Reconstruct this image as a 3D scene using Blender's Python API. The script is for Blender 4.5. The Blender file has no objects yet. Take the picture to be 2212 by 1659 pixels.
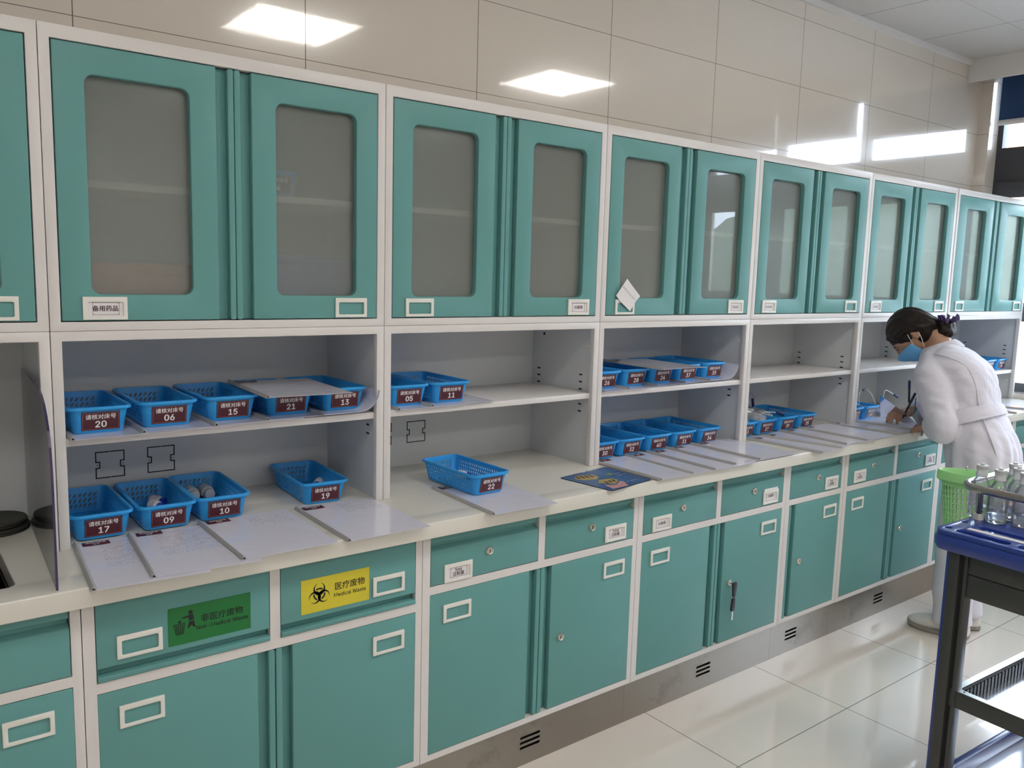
import bpy, bmesh, math, random
from mathutils import Vector, Matrix, noise
from mathutils.geometry import tessellate_polygon
random.seed(7)
D = bpy.data
SC = bpy.context.scene
COL = SC.collection
PI = math.pi

# ------------------------------------------------------------------ camera
cam_d = D.cameras.new('camera')
cam = D.objects.new('camera', cam_d)
COL.objects.link(cam)
RX = (0.7910511142767127, -0.6111382262517717, 0.0273532998998201)
RY = (-0.05787559471905576, -0.11927645454900575, -0.9911728118376404)
RZ = (0.6090061987677028, 0.7824852687457172, -0.12972376057783683)
CX, CY, CZ = -0.30910576, -1.9924842, 1.45984879
cam.matrix_world = Matrix(((RX[0], -RY[0], -RZ[0], CX), (RX[1], -RY[1], -RZ[1], CY), (RX[2], -RY[2], -RZ[2], CZ), (0, 0, 0, 1)))
cam_d.sensor_fit = 'HORIZONTAL'
cam_d.sensor_width = 36.0
cam_d.lens = 36.0 * 1804.4194 / 2212.0
cam_d.clip_start = 0.05
SC.camera = cam

# ------------------------------------------------------------------ view + world
SC.view_settings.view_transform = 'Standard'
SC.view_settings.look = 'None'
SC.view_settings.gamma = 1.0
SC.view_settings.exposure = 1.40
SC.view_settings.use_curve_mapping = False
world = D.worlds.new('sky')
SC.world = world
world.use_nodes = True
wn = world.node_tree
wn.nodes.clear()
_o = wn.nodes.new('ShaderNodeOutputWorld')
_b = wn.nodes.new('ShaderNodeBackground')
_tc = wn.nodes.new('ShaderNodeTexCoord')
_nz = wn.nodes.new('ShaderNodeTexNoise'); _nz.inputs['Scale'].default_value = 2.2; _nz.inputs['Detail'].default_value = 4
_rp = wn.nodes.new('ShaderNodeValToRGB')
_rp.color_ramp.elements[0].position = 0.35; _rp.color_ramp.elements[0].color = (0.60, 0.75, 1.0, 1)
_rp.color_ramp.elements[1].position = 0.65; _rp.color_ramp.elements[1].color = (0.80, 0.88, 1.0, 1)
wn.links.new(_tc.outputs['Generated'], _nz.inputs['Vector'])
wn.links.new(_nz.outputs['Fac'], _rp.inputs['Fac'])
wn.links.new(_rp.outputs['Color'], _b.inputs['Color'])
wn.links.new(_b.outputs['Background'], _o.inputs['Surface'])
_b.inputs['Strength'].default_value = 6.0
SC.cycles.sample_clamp_indirect = 4.0
LAMP_STRENGTH = 5.6
LAMP_COLOR = (1.0, 0.955, 0.90)


# ------------------------------------------------------------------ materials
def new_mat(name):
    m = D.materials.new(name)
    m.use_nodes = True
    nt = m.node_tree
    return m, nt, nt.nodes['Principled BSDF']


def setp(b, **k):
    names = dict(color='Base Color', rough='Roughness', metal='Metallic', coat='Coat Weight', coat_rough='Coat Roughness',
                 spec='Specular IOR Level', trans='Transmission Weight', ior='IOR', alpha='Alpha', sss='Subsurface Weight', sheen='Sheen Weight')
    for a, v in k.items():
        if a == 'color':
            v = (v[0], v[1], v[2], 1)
        b.inputs[names[a]].default_value = v


def mat(name, color, rough=0.5, vary=0.06, scale=18.0, bump=0.0, bump_scale=120.0, **k):
    """painted / moulded surface with a faint uneven tone (procedural)"""
    m, nt, b = new_mat(name)
    setp(b, color=color, rough=rough, **k)
    tc = nt.nodes.new('ShaderNodeTexCoord')
    nz = nt.nodes.new('ShaderNodeTexNoise')
    nz.inputs['Scale'].default_value = scale
    nz.inputs['Detail'].default_value = 3
    nt.links.new(tc.outputs['Object'], nz.inputs['Vector'])
    mx = nt.nodes.new('ShaderNodeMix'); mx.data_type = 'RGBA'
    mx.inputs[6].default_value = tuple(c * (1 - vary) for c in color) + (1,)
    mx.inputs[7].default_value = tuple(min(1, c * (1 + vary)) for c in color) + (1,)
    nt.links.new(nz.outputs['Fac'], mx.inputs[0])
    nt.links.new(mx.outputs[2], b.inputs['Base Color'])
    if bump:
        n2 = nt.nodes.new('ShaderNodeTexNoise'); n2.inputs['Scale'].default_value = bump_scale
        nt.links.new(tc.outputs['Object'], n2.inputs['Vector'])
        bp = nt.nodes.new('ShaderNodeBump'); bp.inputs['Strength'].default_value = bump; bp.inputs['Distance'].default_value = 0.002
        nt.links.new(n2.outputs['Fac'], bp.inputs['Height'])
        nt.links.new(bp.outputs['Normal'], b.inputs['Normal'])
    return m


def mth(nt, op, a, b=None, c=None):
    n = nt.nodes.new('ShaderNodeMath'); n.operation = op
    for i, v in enumerate((a, b, c)):
        if v is None: continue
        if isinstance(v, (int, float)): n.inputs[i].default_value = v
        else: nt.links.new(v, n.inputs[i])
    return n.outputs[0]


def line_mask(nt, s, period, offset, half):
    """1 on lines at offset + k * period"""
    t = mth(nt, 'SUBTRACT', s, offset - period * 200.5)
    t = mth(nt, 'MODULO', t, period)
    t = mth(nt, 'SUBTRACT', t, period * 0.5)
    t = mth(nt, 'ABSOLUTE', t)
    return mth(nt, 'LESS_THAN', t, half)


def tile_mat(name, color, grout, axes, periods, offsets, half, rough, coat, bump=0.03, vary=0.05, joint_axes_weight=(1, 1)):
    m, nt, b = new_mat(name)
    geo = nt.nodes.new('ShaderNodeNewGeometry')
    sep = nt.nodes.new('ShaderNodeSeparateXYZ')
    nt.links.new(geo.outputs['Position'], sep.inputs[0])
    masks = [line_mask(nt, sep.outputs[a], p, o, h) for a, p, o, h in zip(axes, periods, offsets, half)]
    mk = mth(nt, 'MAXIMUM', masks[0], masks[1])
    nz = nt.nodes.new('ShaderNodeTexNoise'); nz.inputs['Scale'].default_value = 1.3; nz.inputs['Detail'].default_value = 5
    nt.links.new(geo.outputs['Position'], nz.inputs['Vector'])
    mx = nt.nodes.new('ShaderNodeMix'); mx.data_type = 'RGBA'
    mx.inputs[6].default_value = tuple(c * (1 - vary) for c in color) + (1,)
    mx.inputs[7].default_value = tuple(c * (1 + vary) for c in color) + (1,)
    nt.links.new(nz.outputs['Fac'], mx.inputs[0])
    m2 = nt.nodes.new('ShaderNodeMix'); m2.data_type = 'RGBA'
    nt.links.new(mk, m2.inputs[0]); nt.links.new(mx.outputs[2], m2.inputs[6]); m2.inputs[7].default_value = grout + (1,)
    nt.links.new(m2.outputs[2], b.inputs['Base Color'])
    r = mth(nt, 'MULTIPLY_ADD', mk, 0.5, rough)
    nt.links.new(r, b.inputs['Roughness'])
    setp(b, coat=coat, coat_rough=0.03)
    n2 = nt.nodes.new('ShaderNodeTexNoise'); n2.inputs['Scale'].default_value = 60; n2.inputs['Detail'].default_value = 2
    nt.links.new(geo.outputs['Position'], n2.inputs['Vector'])
    h = mth(nt, 'MULTIPLY_ADD', mk, -3.0, n2.outputs['Fac'])
    bp = nt.nodes.new('ShaderNodeBump'); bp.inputs['Strength'].default_value = bump; bp.inputs['Distance'].default_value = 0.001
    nt.links.new(h, bp.inputs['Height'])
    nt.links.new(bp.outputs['Normal'], b.inputs['Normal']); nt.links.new(bp.outputs['Normal'], b.inputs['Coat Normal'])
    return m


def steel_mat(name, color, rough, stretch=(1, 1, 40), stain=0.0):
    m, nt, b = new_mat(name)
    setp(b, color=color, rough=rough, metal=0.9)
    tc = nt.nodes.new('ShaderNodeTexCoord')
    mp = nt.nodes.new('ShaderNodeMapping'); mp.inputs['Scale'].default_value = stretch
    nz = nt.nodes.new('ShaderNodeTexNoise'); nz.inputs['Scale'].default_value = 6; nz.inputs['Detail'].default_value = 6
    nt.links.new(tc.outputs['Object'], mp.inputs[0]); nt.links.new(mp.outputs[0], nz.inputs['Vector'])
    r = mth(nt, 'MULTIPLY_ADD', nz.outputs['Fac'], 0.2, rough - 0.1)
    nt.links.new(r, b.inputs['Roughness'])
    if stain:
        n2 = nt.nodes.new('ShaderNodeTexNoise'); n2.inputs['Scale'].default_value = 9; n2.inputs['Detail'].default_value = 8; n2.inputs['Roughness'].default_value = 0.7
        nt.links.new(tc.outputs['Object'], n2.inputs['Vector'])
        rp = nt.nodes.new('ShaderNodeValToRGB')
        rp.color_ramp.elements[0].position = 0.55; rp.color_ramp.elements[1].position = 0.75
        rp.color_ramp.elements[0].color = color + (1,); rp.color_ramp.elements[1].color = tuple(c * (1 - stain) for c in color) + (1,)
        nt.links.new(n2.outputs['Fac'], rp.inputs[0]); nt.links.new(rp.outputs[0], b.inputs['Base Color'])
    return m


def clear_mat(name, tint, gloss=0.12, white=0.08, rough=0.05):
    """thin clear plastic: transparent + reflection + a little milkiness"""
    m = D.materials.new(name); m.use_nodes = True
    nt = m.node_tree; nt.nodes.clear()
    out = nt.nodes.new('ShaderNodeOutputMaterial')
    tr = nt.nodes.new('ShaderNodeBsdfTransparent'); tr.inputs[0].default_value = tint + (1,)
    gl = nt.nodes.new('ShaderNodeBsdfGlossy'); gl.inputs['Roughness'].default_value = rough
    df = nt.nodes.new('ShaderNodeBsdfDiffuse'); df.inputs[0].default_value = (0.9, 0.92, 0.97, 1)
    lw = nt.nodes.new('ShaderNodeLayerWeight'); lw.inputs[0].default_value = 0.25
    tc = nt.nodes.new('ShaderNodeTexCoord'); nz = nt.nodes.new('ShaderNodeTexNoise'); nz.inputs['Scale'].default_value = 30
    nt.links.new(tc.outputs['Object'], nz.inputs['Vector'])
    f = mth(nt, 'MULTIPLY_ADD', lw.outputs['Fresnel'], 0.8, gloss)
    w = mth(nt, 'MULTIPLY', nz.outputs['Fac'], white * 2)
    a = nt.nodes.new('ShaderNodeMixShader'); b = nt.nodes.new('ShaderNodeMixShader')
    nt.links.new(w, a.inputs[0]); nt.links.new(tr.outputs[0], a.inputs[1]); nt.links.new(df.outputs[0], a.inputs[2])
    nt.links.new(f, b.inputs[0]); nt.links.new(a.outputs[0], b.inputs[1]); nt.links.new(gl.outputs[0], b.inputs[2])
    nt.links.new(b.outputs[0], out.inputs[0])
    return m


M = {}
M['teal'] = mat('teal_enamel', (0.134, 0.340, 0.328), 0.42, 0.03, 6, bump=0.08, bump_scale=500, spec=0.3)
M['white'] = mat('white_enamel', (0.74, 0.715, 0.70), 0.38, 0.02, 6, bump=0.05, bump_scale=400)
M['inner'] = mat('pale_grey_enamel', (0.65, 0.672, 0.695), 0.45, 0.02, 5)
M['counter'] = mat('cream_stone_worktop', (0.74, 0.725, 0.66), 0.22, 0.025, 9, coat=0.25, coat_rough=0.12)
M['plastic_white'] = mat('ivory_plastic', (0.80, 0.79, 0.74), 0.4, 0.02)
M['card'] = mat('white_card', (0.80, 0.77, 0.78), 0.6, 0.02)
M['ink'] = mat('maroon_ink', (0.035, 0.006, 0.012), 0.6, 0.05)
M['black_ink'] = mat('black_ink', (0.008, 0.008, 0.009), 0.6, 0.05)
M['white_ink'] = mat('white_ink', (0.86, 0.84, 0.84), 0.6, 0.02)
M['maroon'] = mat('maroon_label', (0.075, 0.010, 0.020), 0.45, 0.05)
M['pink_line'] = mat('pink_line', (0.55, 0.22, 0.24), 0.5, 0.04)
M['blue'] = mat('blue_plastic', (0.028, 0.345, 0.80), 0.33, 0.06, 25, spec=0.4)
M['dark'] = mat('black_gap', (0.006, 0.006, 0.007), 0.7, 0.1)
M['chrome'] = steel_mat('chrome', (0.72, 0.69, 0.64), 0.18, (1, 1, 1))
M['steel'] = steel_mat('stained_steel', (0.34, 0.315, 0.285), 0.34, (0.4, 1, 40), 0.35)
M['green'] = mat('green_sticker', (0.005, 0.17, 0.035), 0.4, 0.05)
M['yellow'] = mat('yellow_sticker', (0.66, 0.57, 0.035), 0.4, 0.04)
M['spine'] = mat('grey_spine_bar', (0.44, 0.43, 0.42), 0.35, 0.03)
M['wall'] = tile_mat('beige_wall_tile', (0.78, 0.71, 0.625), (0.20, 0.17, 0.14), (0, 2), (0.6, 0.2935), (0.133, 2.0535), (0.0014, 0.0010), 0.12, 1.0, 0.035)
M['wall_end'] = tile_mat('beige_end_wall_tile', (0.78, 0.71, 0.625), (0.20, 0.17, 0.14), (1, 2), (0.6, 0.2935), (0.25, 2.0535), (0.0014, 0.0010), 0.12, 1.0, 0.035)
M['floor'] = tile_mat('cream_floor_tile', (0.76, 0.685, 0.605), (0.16, 0.14, 0.12), (0, 1), (0.6, 0.6), (1.709, -0.569), (0.0016, 0.0016), 0.14, 0.9, 0.015)
M['ceiling'] = tile_mat('ceiling_panel', (0.60, 0.585, 0.565), (0.20, 0.19, 0.18), (0, 1), (0.6, 0.6), (3.557, -0.085), (0.0022, 0.0008), 0.45, 0.0, 0.0, 0.02)
M['paint'] = mat('white_paint', (0.80, 0.79, 0.775), 0.55, 0.02, 4)
M['dark_frame'] = mat('charcoal_window_frame', (0.045, 0.046, 0.054), 0.45, 0.05)
M['blind'] = mat('blue_blind_fabric', (0.022, 0.062, 0.18), 0.8, 0.05, 60, bump=0.2, bump_scale=900)
M['pen'] = mat('black_pen', (0.012, 0.012, 0.022), 0.35, 0.05)
M['navy'] = mat('navy_cap', (0.012, 0.014, 0.10), 0.4, 0.05)
M['tube'] = mat('white_tubing', (0.80, 0.82, 0.82), 0.25, 0.03, trans=0.3)
M['vial'] = mat('white_vial', (0.62, 0.64, 0.66), 0.35, 0.03)
M['vial_cap'] = mat('blue_vial_cap', (0.012, 0.05, 0.42), 0.35, 0.05)
M['grey_cap'] = mat('grey_vial_cap', (0.50, 0.52, 0.54), 0.35, 0.03)
M['skin'] = mat('skin', (0.42, 0.235, 0.15), 0.5, 0.08, 30, bump=0.1, bump_scale=300, sss=0.08)
M['coat'] = mat('white_coat_cotton', (0.68, 0.665, 0.745), 0.8, 0.03, 12, bump=0.25, bump_scale=700, sheen=0.15)
_m = M['coat']; _nt = _m.node_tree; _bs = _nt.nodes['Principled BSDF']
_tc = _nt.nodes.new('ShaderNodeTexCoord'); _n1 = _nt.nodes.new('ShaderNodeTexNoise'); _n1.inputs['Scale'].default_value = 7.5; _n1.inputs['Detail'].default_value = 2.5; _n1.inputs['Distortion'].default_value = 1.6
_nt.links.new(_tc.outputs['Object'], _n1.inputs['Vector'])
_bp = _nt.nodes.new('ShaderNodeBump'); _bp.inputs['Strength'].default_value = 0.32; _bp.inputs['Distance'].default_value = 0.030
_nt.links.new(_n1.outputs['Fac'], _bp.inputs['Height'])
_old = _bs.inputs['Normal'].links[0].from_node
_nt.links.new(_old.outputs['Normal'], _bp.inputs['Normal']); _nt.links.new(_bp.outputs['Normal'], _bs.inputs['Normal'])
M['trouser'] = mat('white_trouser_cotton', (0.68, 0.67, 0.74), 0.85, 0.03, 12, bump=0.25, bump_scale=700)
M['shoe'] = mat('white_shoe_leather', (0.72, 0.71, 0.67), 0.5, 0.08, 30)
M['sole'] = mat('grey_shoe_sole', (0.30, 0.28, 0.25), 0.7, 0.1)
M['mask'] = mat('blue_mask_fabric', (0.14, 0.42, 0.74), 0.8, 0.05, 60, bump=0.2, bump_scale=500)
M['purple'] = mat('purple_ribbon', (0.055, 0.035, 0.14), 0.5, 0.25, 40)
M['bin'] = mat('lime_green_plastic', (0.46, 0.90, 0.40), 0.4, 0.05, trans=0.3)
M['tray_blue'] = mat('royal_blue_plastic', (0.022, 0.050, 0.28), 0.28, 0.08, 10, coat=0.3, coat_rough=0.1)
M['trolley_grey'] = mat('graphite_metal', (0.050, 0.053, 0.052), 0.42, 0.05, 20)
M['groove'] = mat('black_rubber', (0.008, 0.008, 0.009), 0.6, 0.1)
M['tray_steel'] = steel_mat('tray_steel', (0.62, 0.62, 0.64), 0.24, (1, 1, 1))
M['rail'] = steel_mat('rail_steel', (0.42, 0.40, 0.37), 0.16, (1, 1, 1))
M['disc'] = mat('dark_rubber_disc', (0.035, 0.037, 0.030), 0.75, 0.2, 60)
M['sink'] = mat('dark_sink_bowl', (0.020, 0.017, 0.014), 0.35, 0.2, 8)
M['purple_edge'] = mat('violet_acrylic_edge', (0.045, 0.025, 0.10), 0.3, 0.1)
M['orange'] = mat('orange_cloth', (0.55, 0.16, 0.04), 0.7, 0.08)
M['box_blue'] = mat('blue_carton', (0.02, 0.07, 0.35), 0.6, 0.08)
M['lamp_frame'] = mat('white_lamp_frame', (0.75, 0.75, 0.74), 0.4, 0.02)
M['teal_clip'] = mat('teal_plastic_clip', (0.01, 0.16, 0.19), 0.4, 0.05)
M['blue_badge'] = mat('slate_blue_card', (0.16, 0.22, 0.32), 0.4, 0.05)
M['acrylic'] = clear_mat('clear_acrylic', (0.80, 0.80, 0.80), 0.06, 0.015, 0.02)
M['bag'] = clear_mat('clear_pvc_bag', (0.92, 0.95, 0.97), 0.20, 0.42, 0.10)
M['bottle'] = clear_mat('clear_bottle_plastic', (0.92, 0.94, 0.96), 0.05, 0.16, 0.08)
M['film'] = clear_mat('clear_folder_film', (0.88, 0.91, 0.97), 0.10, 0.40, 0.08)
M['win_glass'] = clear_mat('window_glass', (0.95, 0.97, 0.97), 0.02, 0.0, 0.0)
M['wood_dark'] = mat('brown_roof', (0.2, 0.08, 0.05), 0.8)
M['hill'] = mat('wooded_hillside', (0.10, 0.13, 0.085), 0.95, 0.5, 0.9)
M['bld_orange'] = mat('orange_facade', (0.62, 0.20, 0.08), 0.8, 0.05)
M['bld_teal'] = mat('turquoise_facade', (0.25, 0.62, 0.66), 0.8, 0.05)
M['bld_pink'] = mat('pale_pink_facade', (0.72, 0.55, 0.50), 0.8, 0.05)
M['yard'] = mat('pale_concrete_yard', (0.5, 0.5, 0.48), 0.9, 0.1, 1.0)

m, nt, b = new_mat('lamp_diffuser')
b.inputs['Emission Color'].default_value = LAMP_COLOR + (1,)
b.inputs['Emission Strength'].default_value = LAMP_STRENGTH
setp(b, color=(0.9, 0.9, 0.9), rough=0.4)
M['lamp'] = m

# frosted pane: satin back, smooth polished front
m, nt, b = new_mat('frosted_grey_glass')
setp(b, color=(0.62, 0.67, 0.645), rough=0.30, trans=0.80, ior=1.25, coat=0.85, coat_rough=0.015)
tc = nt.nodes.new('ShaderNodeTexCoord'); nz = nt.nodes.new('ShaderNodeTexNoise'); nz.inputs['Scale'].default_value = 3
nt.links.new(tc.outputs['Object'], nz.inputs['Vector'])
nt.links.new(mth(nt, 'MULTIPLY_ADD', nz.outputs['Fac'], 0.06, 0.22), b.inputs['Roughness'])
M['frost'] = m

# hair
m, nt, b = new_mat('dark_brown_hair')
setp(b, color=(0.010, 0.007, 0.006), rough=0.5, spec=0.25)
tc = nt.nodes.new('ShaderNodeTexCoord'); mp = nt.nodes.new('ShaderNodeMapping'); mp.inputs['Scale'].default_value = (260, 12, 160)
nz = nt.nodes.new('ShaderNodeTexNoise'); nz.inputs['Scale'].default_value = 1.0; nz.inputs['Detail'].default_value = 3
nt.links.new(tc.outputs['Object'], mp.inputs[0]); nt.links.new(mp.outputs[0], nz.inputs['Vector'])
rp = nt.nodes.new('ShaderNodeValToRGB')
rp.color_ramp.elements[0].position = 0.35; rp.color_ramp.elements[0].color = (0.008, 0.006, 0.006, 1)
rp.color_ramp.elements[1].position = 0.75; rp.color_ramp.elements[1].color = (0.022, 0.012, 0.008, 1)
nt.links.new(nz.outputs['Fac'], rp.inputs[0]); nt.links.new(rp.outputs[0], b.inputs['Base Color'])
bp = nt.nodes.new('ShaderNodeBump'); bp.inputs['Strength'].default_value = 0.5; bp.inputs['Distance'].default_value = 0.003
nt.links.new(nz.outputs['Fac'], bp.inputs['Height']); nt.links.new(bp.outputs['Normal'], b.inputs['Normal'])
M['hair'] = m


def chart_mat(name, region, density):
    """white printed form under clear film: faint rows of grey handwriting / print in a region given in generated coordinates"""
    m, nt, b = new_mat(name)
    setp(b, rough=0.4, coat=1.0, coat_rough=0.025)
    tc = nt.nodes.new('ShaderNodeTexCoord'); sep = nt.nodes.new('ShaderNodeSeparateXYZ')
    nt.links.new(tc.outputs['Generated'], sep.inputs[0])
    u, v = sep.outputs[0], sep.outputs[1]
    rows = mth(nt, 'MULTIPLY', v, 38.0)
    fr = mth(nt, 'FRACT', rows); rowid = mth(nt, 'FLOOR', rows)
    cmb = nt.nodes.new('ShaderNodeCombineXYZ')
    nt.links.new(mth(nt, 'MULTIPLY', u, 70.0), cmb.inputs[0]); nt.links.new(mth(nt, 'MULTIPLY', rows, 2.0), cmb.inputs[1]); nt.links.new(mth(nt, 'MULTIPLY', rowid, 3.7), cmb.inputs[2])
    nz = nt.nodes.new('ShaderNodeTexNoise'); nz.inputs['Scale'].default_value = 1.0; nz.inputs['Detail'].default_value = 3
    nt.links.new(cmb.outputs[0], nz.inputs['Vector'])
    c2 = nt.nodes.new('ShaderNodeCombineXYZ')
    nt.links.new(mth(nt, 'MULTIPLY', u, 7.0), c2.inputs[0]); nt.links.new(mth(nt, 'MULTIPLY', rowid, 5.1), c2.inputs[1])
    n2 = nt.nodes.new('ShaderNodeTexNoise'); n2.inputs['Scale'].default_value = 1.0
    nt.links.new(c2.outputs[0], n2.inputs['Vector'])
    k = mth(nt, 'MULTIPLY', mth(nt, 'LESS_THAN', fr, 0.55), mth(nt, 'GREATER_THAN', nz.outputs['Fac'], 0.52))
    k = mth(nt, 'MULTIPLY', k, mth(nt, 'GREATER_THAN', n2.outputs['Fac'], 1 - density))
    u0, u1, v0, v1 = region
    for s, lo, hi in ((u, u0, u1), (v, v0, v1)):
        k = mth(nt, 'MULTIPLY', k, mth(nt, 'MULTIPLY', mth(nt, 'GREATER_THAN', s, lo), mth(nt, 'LESS_THAN', s, hi)))
    mx = nt.nodes.new('ShaderNodeMix'); mx.data_type = 'RGBA'
    mx.inputs[6].default_value = (0.79, 0.78, 0.88, 1); mx.inputs[7].default_value = (0.27, 0.27, 0.33, 1)
    nt.links.new(mth(nt, 'MULTIPLY', k, 0.55), mx.inputs[0])
    nt.links.new(mx.outputs[2], b.inputs['Base Color'])
    n3 = nt.nodes.new('ShaderNodeTexNoise'); n3.inputs['Scale'].default_value = 5.0
    nt.links.new(tc.outputs['Generated'], n3.inputs['Vector'])
    bp = nt.nodes.new('ShaderNodeBump'); bp.inputs['Strength'].default_value = 0.12; bp.inputs['Distance'].default_value = 0.008
    nt.links.new(n3.outputs['Fac'], bp.inputs['Height']); nt.links.new(bp.outputs['Normal'], b.inputs['Coat Normal'])
    return m


M['chart'] = chart_mat('printed_form', (0.18, 0.93, 0.40, 0.95), 0.55)
M['chart_hand'] = chart_mat('handwritten_form', (0.45, 0.93, 0.68, 0.95), 0.62)
M['chart_blank'] = chart_mat('nearly_blank_form', (0.3, 0.8, 0.80, 0.95), 0.45)


def mat_pad():
    m, nt, b = new_mat('printed_blue_pad')
    setp(b, rough=0.35)
    tc = nt.nodes.new('ShaderNodeTexCoord')
    nz = nt.nodes.new('ShaderNodeTexNoise'); nz.inputs['Scale'].default_value = 9; nz.inputs['Detail'].default_value = 6
    nt.links.new(tc.outputs['Object'], nz.inputs['Vector'])
    rp = nt.nodes.new('ShaderNodeValToRGB')
    rp.color_ramp.elements[0].position = 0.3; rp.color_ramp.elements[0].color = (0.018, 0.055, 0.17, 1)
    rp.color_ramp.elements[1].position = 0.72; rp.color_ramp.elements[1].color = (0.07, 0.17, 0.36, 1)
    nt.links.new(nz.outputs['Fac'], rp.inputs[0]); nt.links.new(rp.outputs[0], b.inputs['Base Color'])
    return m


M['pad'] = mat_pad()


# ------------------------------------------------------------------ mesh helpers
class G:
    def __init__(s):
        s.v = []; s.f = []; s.T = None

    def add(s, vs, fs):
        n = len(s.v)
        if s.T is not None:
            vs = [tuple(s.T @ Vector(p)) for p in vs]
        s.v += [tuple(p) for p in vs]
        s.f += [tuple(i + n for i in f) for f in fs]
        return s

    def box(s, x0, x1, y0, y1, z0, z1):
        vs = [(x, y, z) for x in (x0, x1) for y in (y0, y1) for z in (z0, z1)]
        return s.add(vs, [(0, 1, 3, 2), (4, 6, 7, 5), (0, 4, 5, 1), (2, 3, 7, 6), (0, 2, 6, 4), (1, 5, 7, 3)])

    def prism(s, loops, fn, d0, d1):
        """2-D loops (first outer, others holes), fn(u, v, d) -> xyz, closed solid between d0 and d1"""
        tris = tessellate_polygon([[Vector((p[0], p[1], 0)) for p in l] for l in loops])
        flat = [p for l in loops for p in l]
        n = len(flat)
        vs = [fn(p[0], p[1], d0) for p in flat] + [fn(p[0], p[1], d1) for p in flat]
        fs = [tuple(t) for t in tris] + [tuple(i + n for i in reversed(t)) for t in tris]
        o = 0
        for l in loops:
            k = len(l)
            for i in range(k):
                j = (i + 1) % k
                fs.append((o + i, o + j, n + o + j, n + o + i))
            o += k
        return s.add(vs, fs)

    def xz(s, loops, y0, y1): return s.prism(loops, lambda u, v, d: (u, d, v), y0, y1)
    def xy(s, loops, z0, z1): return s.prism(loops, lambda u, v, d: (u, v, d), z0, z1)
    def yz(s, loops, x0, x1): return s.prism(loops, lambda u, v, d: (d, u, v), x0, x1)

    def rings(s, rs, cap=True, closed=True):
        """loft through rings of equal length"""
        k = len(rs[0]); vs = [p for r in rs for p in r]; fs = []
        for a in range(len(rs) - 1):
            for i in range(k if closed else k - 1):
                j = (i + 1) % k
                fs.append((a * k + i, a * k + j, (a + 1) * k + j, (a + 1) * k + i))
        if cap:
            fs.append(tuple(range(k - 1, -1, -1)))
            fs.append(tuple((len(rs) - 1) * k + i for i in range(k)))
        return s.add(vs, fs)

    def tube(s, pts, r, n=10, round_ends=False):
        pts = [Vector(p) for p in pts]
        rad = list(r) if isinstance(r, (list, tuple)) else [r] * len(pts)
        if round_ends:
            a = (pts[0] - pts[1]).normalized(); b = (pts[-1] - pts[-2]).normalized()
            p2, r2 = [], []
            for t in (1.0, 0.86, 0.5):
                p2.append(pts[0] + a * rad[0] * t); r2.append(max(1e-4, rad[0] * math.sqrt(max(0, 1 - t * t))) if t < 1 else rad[0] * 0.08)
            p3, r3 = [], []
            for t in (0.5, 0.86, 1.0):
                p3.append(pts[-1] + b * rad[-1] * t); r3.append(rad[-1] * math.sqrt(max(0, 1 - t * t)) if t < 1 else rad[-1] * 0.08)
            pts = p2 + pts + p3; rad = r2 + rad + r3
        t0 = (pts[1] - pts[0]).normalized()
        up = Vector((0, 0, 1)) if abs(t0.z) < 0.9 else Vector((1, 0, 0))
        x = t0.cross(up).normalized(); rs = []
        for i, p in enumerate(pts):
            t = (pts[min(i + 1, len(pts) - 1)] - pts[max(i - 1, 0)]).normalized()
            x = (x - t * x.dot(t)).normalized(); y = t.cross(x)
            rs.append([p + (x * math.cos(2 * PI * k / n) + y * math.sin(2 * PI * k / n)) * rad[i] for k in range(n)])
        return s.rings(rs)

    def lathe(s, prof, c=(0, 0, 0), n=24, axis='z'):
        rs = []
        for r, h in prof:
            ring = []
            for k in range(n):
                a = 2 * PI * k / n; p, q = r * math.cos(a), r * math.sin(a)
                ring.append({'z': (c[0] + p, c[1] + q, c[2] + h), 'y': (c[0] + p, c[1] + h, c[2] - q), 'x': (c[0] + h, c[1] + p, c[2] + q)}[axis])
            rs.append(ring)
        return s.rings(rs)

    def mesh(s, name, bevel=0.0, angle=35, seg=2, merge=0.0, normals=True, smooth=True):
        me = D.meshes.new(name)
        me.from_pydata(s.v, [], s.f)
        bm = bmesh.new(); bm.from_mesh(me)
        if merge: bmesh.ops.remove_doubles(bm, verts=bm.verts, dist=merge)
        if normals: bmesh.ops.recalc_face_normals(bm, faces=bm.faces)
        if bevel:
            es = [e for e in bm.edges if len(e.link_faces) == 2 and e.calc_face_angle(0) > math.radians(angle)]
            bmesh.ops.bevel(bm, geom=es, offset=bevel, segments=seg, affect='EDGES', profile=0.5, clamp_overlap=True)
        bm.to_mesh(me); bm.free()
        if smooth:
            for p in me.polygons: p.use_smooth = True
            me.set_sharp_from_angle(angle=math.radians(38))
        return me

    def build(s, name, m, parent=None, **k):
        return link(name, s.mesh(name, **k), m, parent)


def link(name, me, m=None, parent=None, loc=(0, 0, 0), rot=(0, 0, 0)):
    if m is not None and not me.materials: me.materials.append(m)
    o = D.objects.new(name, me)
    COL.objects.link(o)
    o.location = loc; o.rotation_euler = rot
    if parent: o.parent = parent
    return o


def tag(o, label, cat, group=None):
    o['label'] = label; o['category'] = cat
    if group: o['group'] = group
    return o


def thing(name, label, cat, loc=(0, 0, 0), rz=0.0, group=None):
    o = D.objects.new(name, None)
    COL.objects.link(o)
    o.empty_display_size = 0.05
    o.location = loc; o.rotation_euler = (0, 0, rz)
    return tag(o, label, cat, group)


def struct(o):
    o['kind'] = 'structure'
    return o


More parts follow.
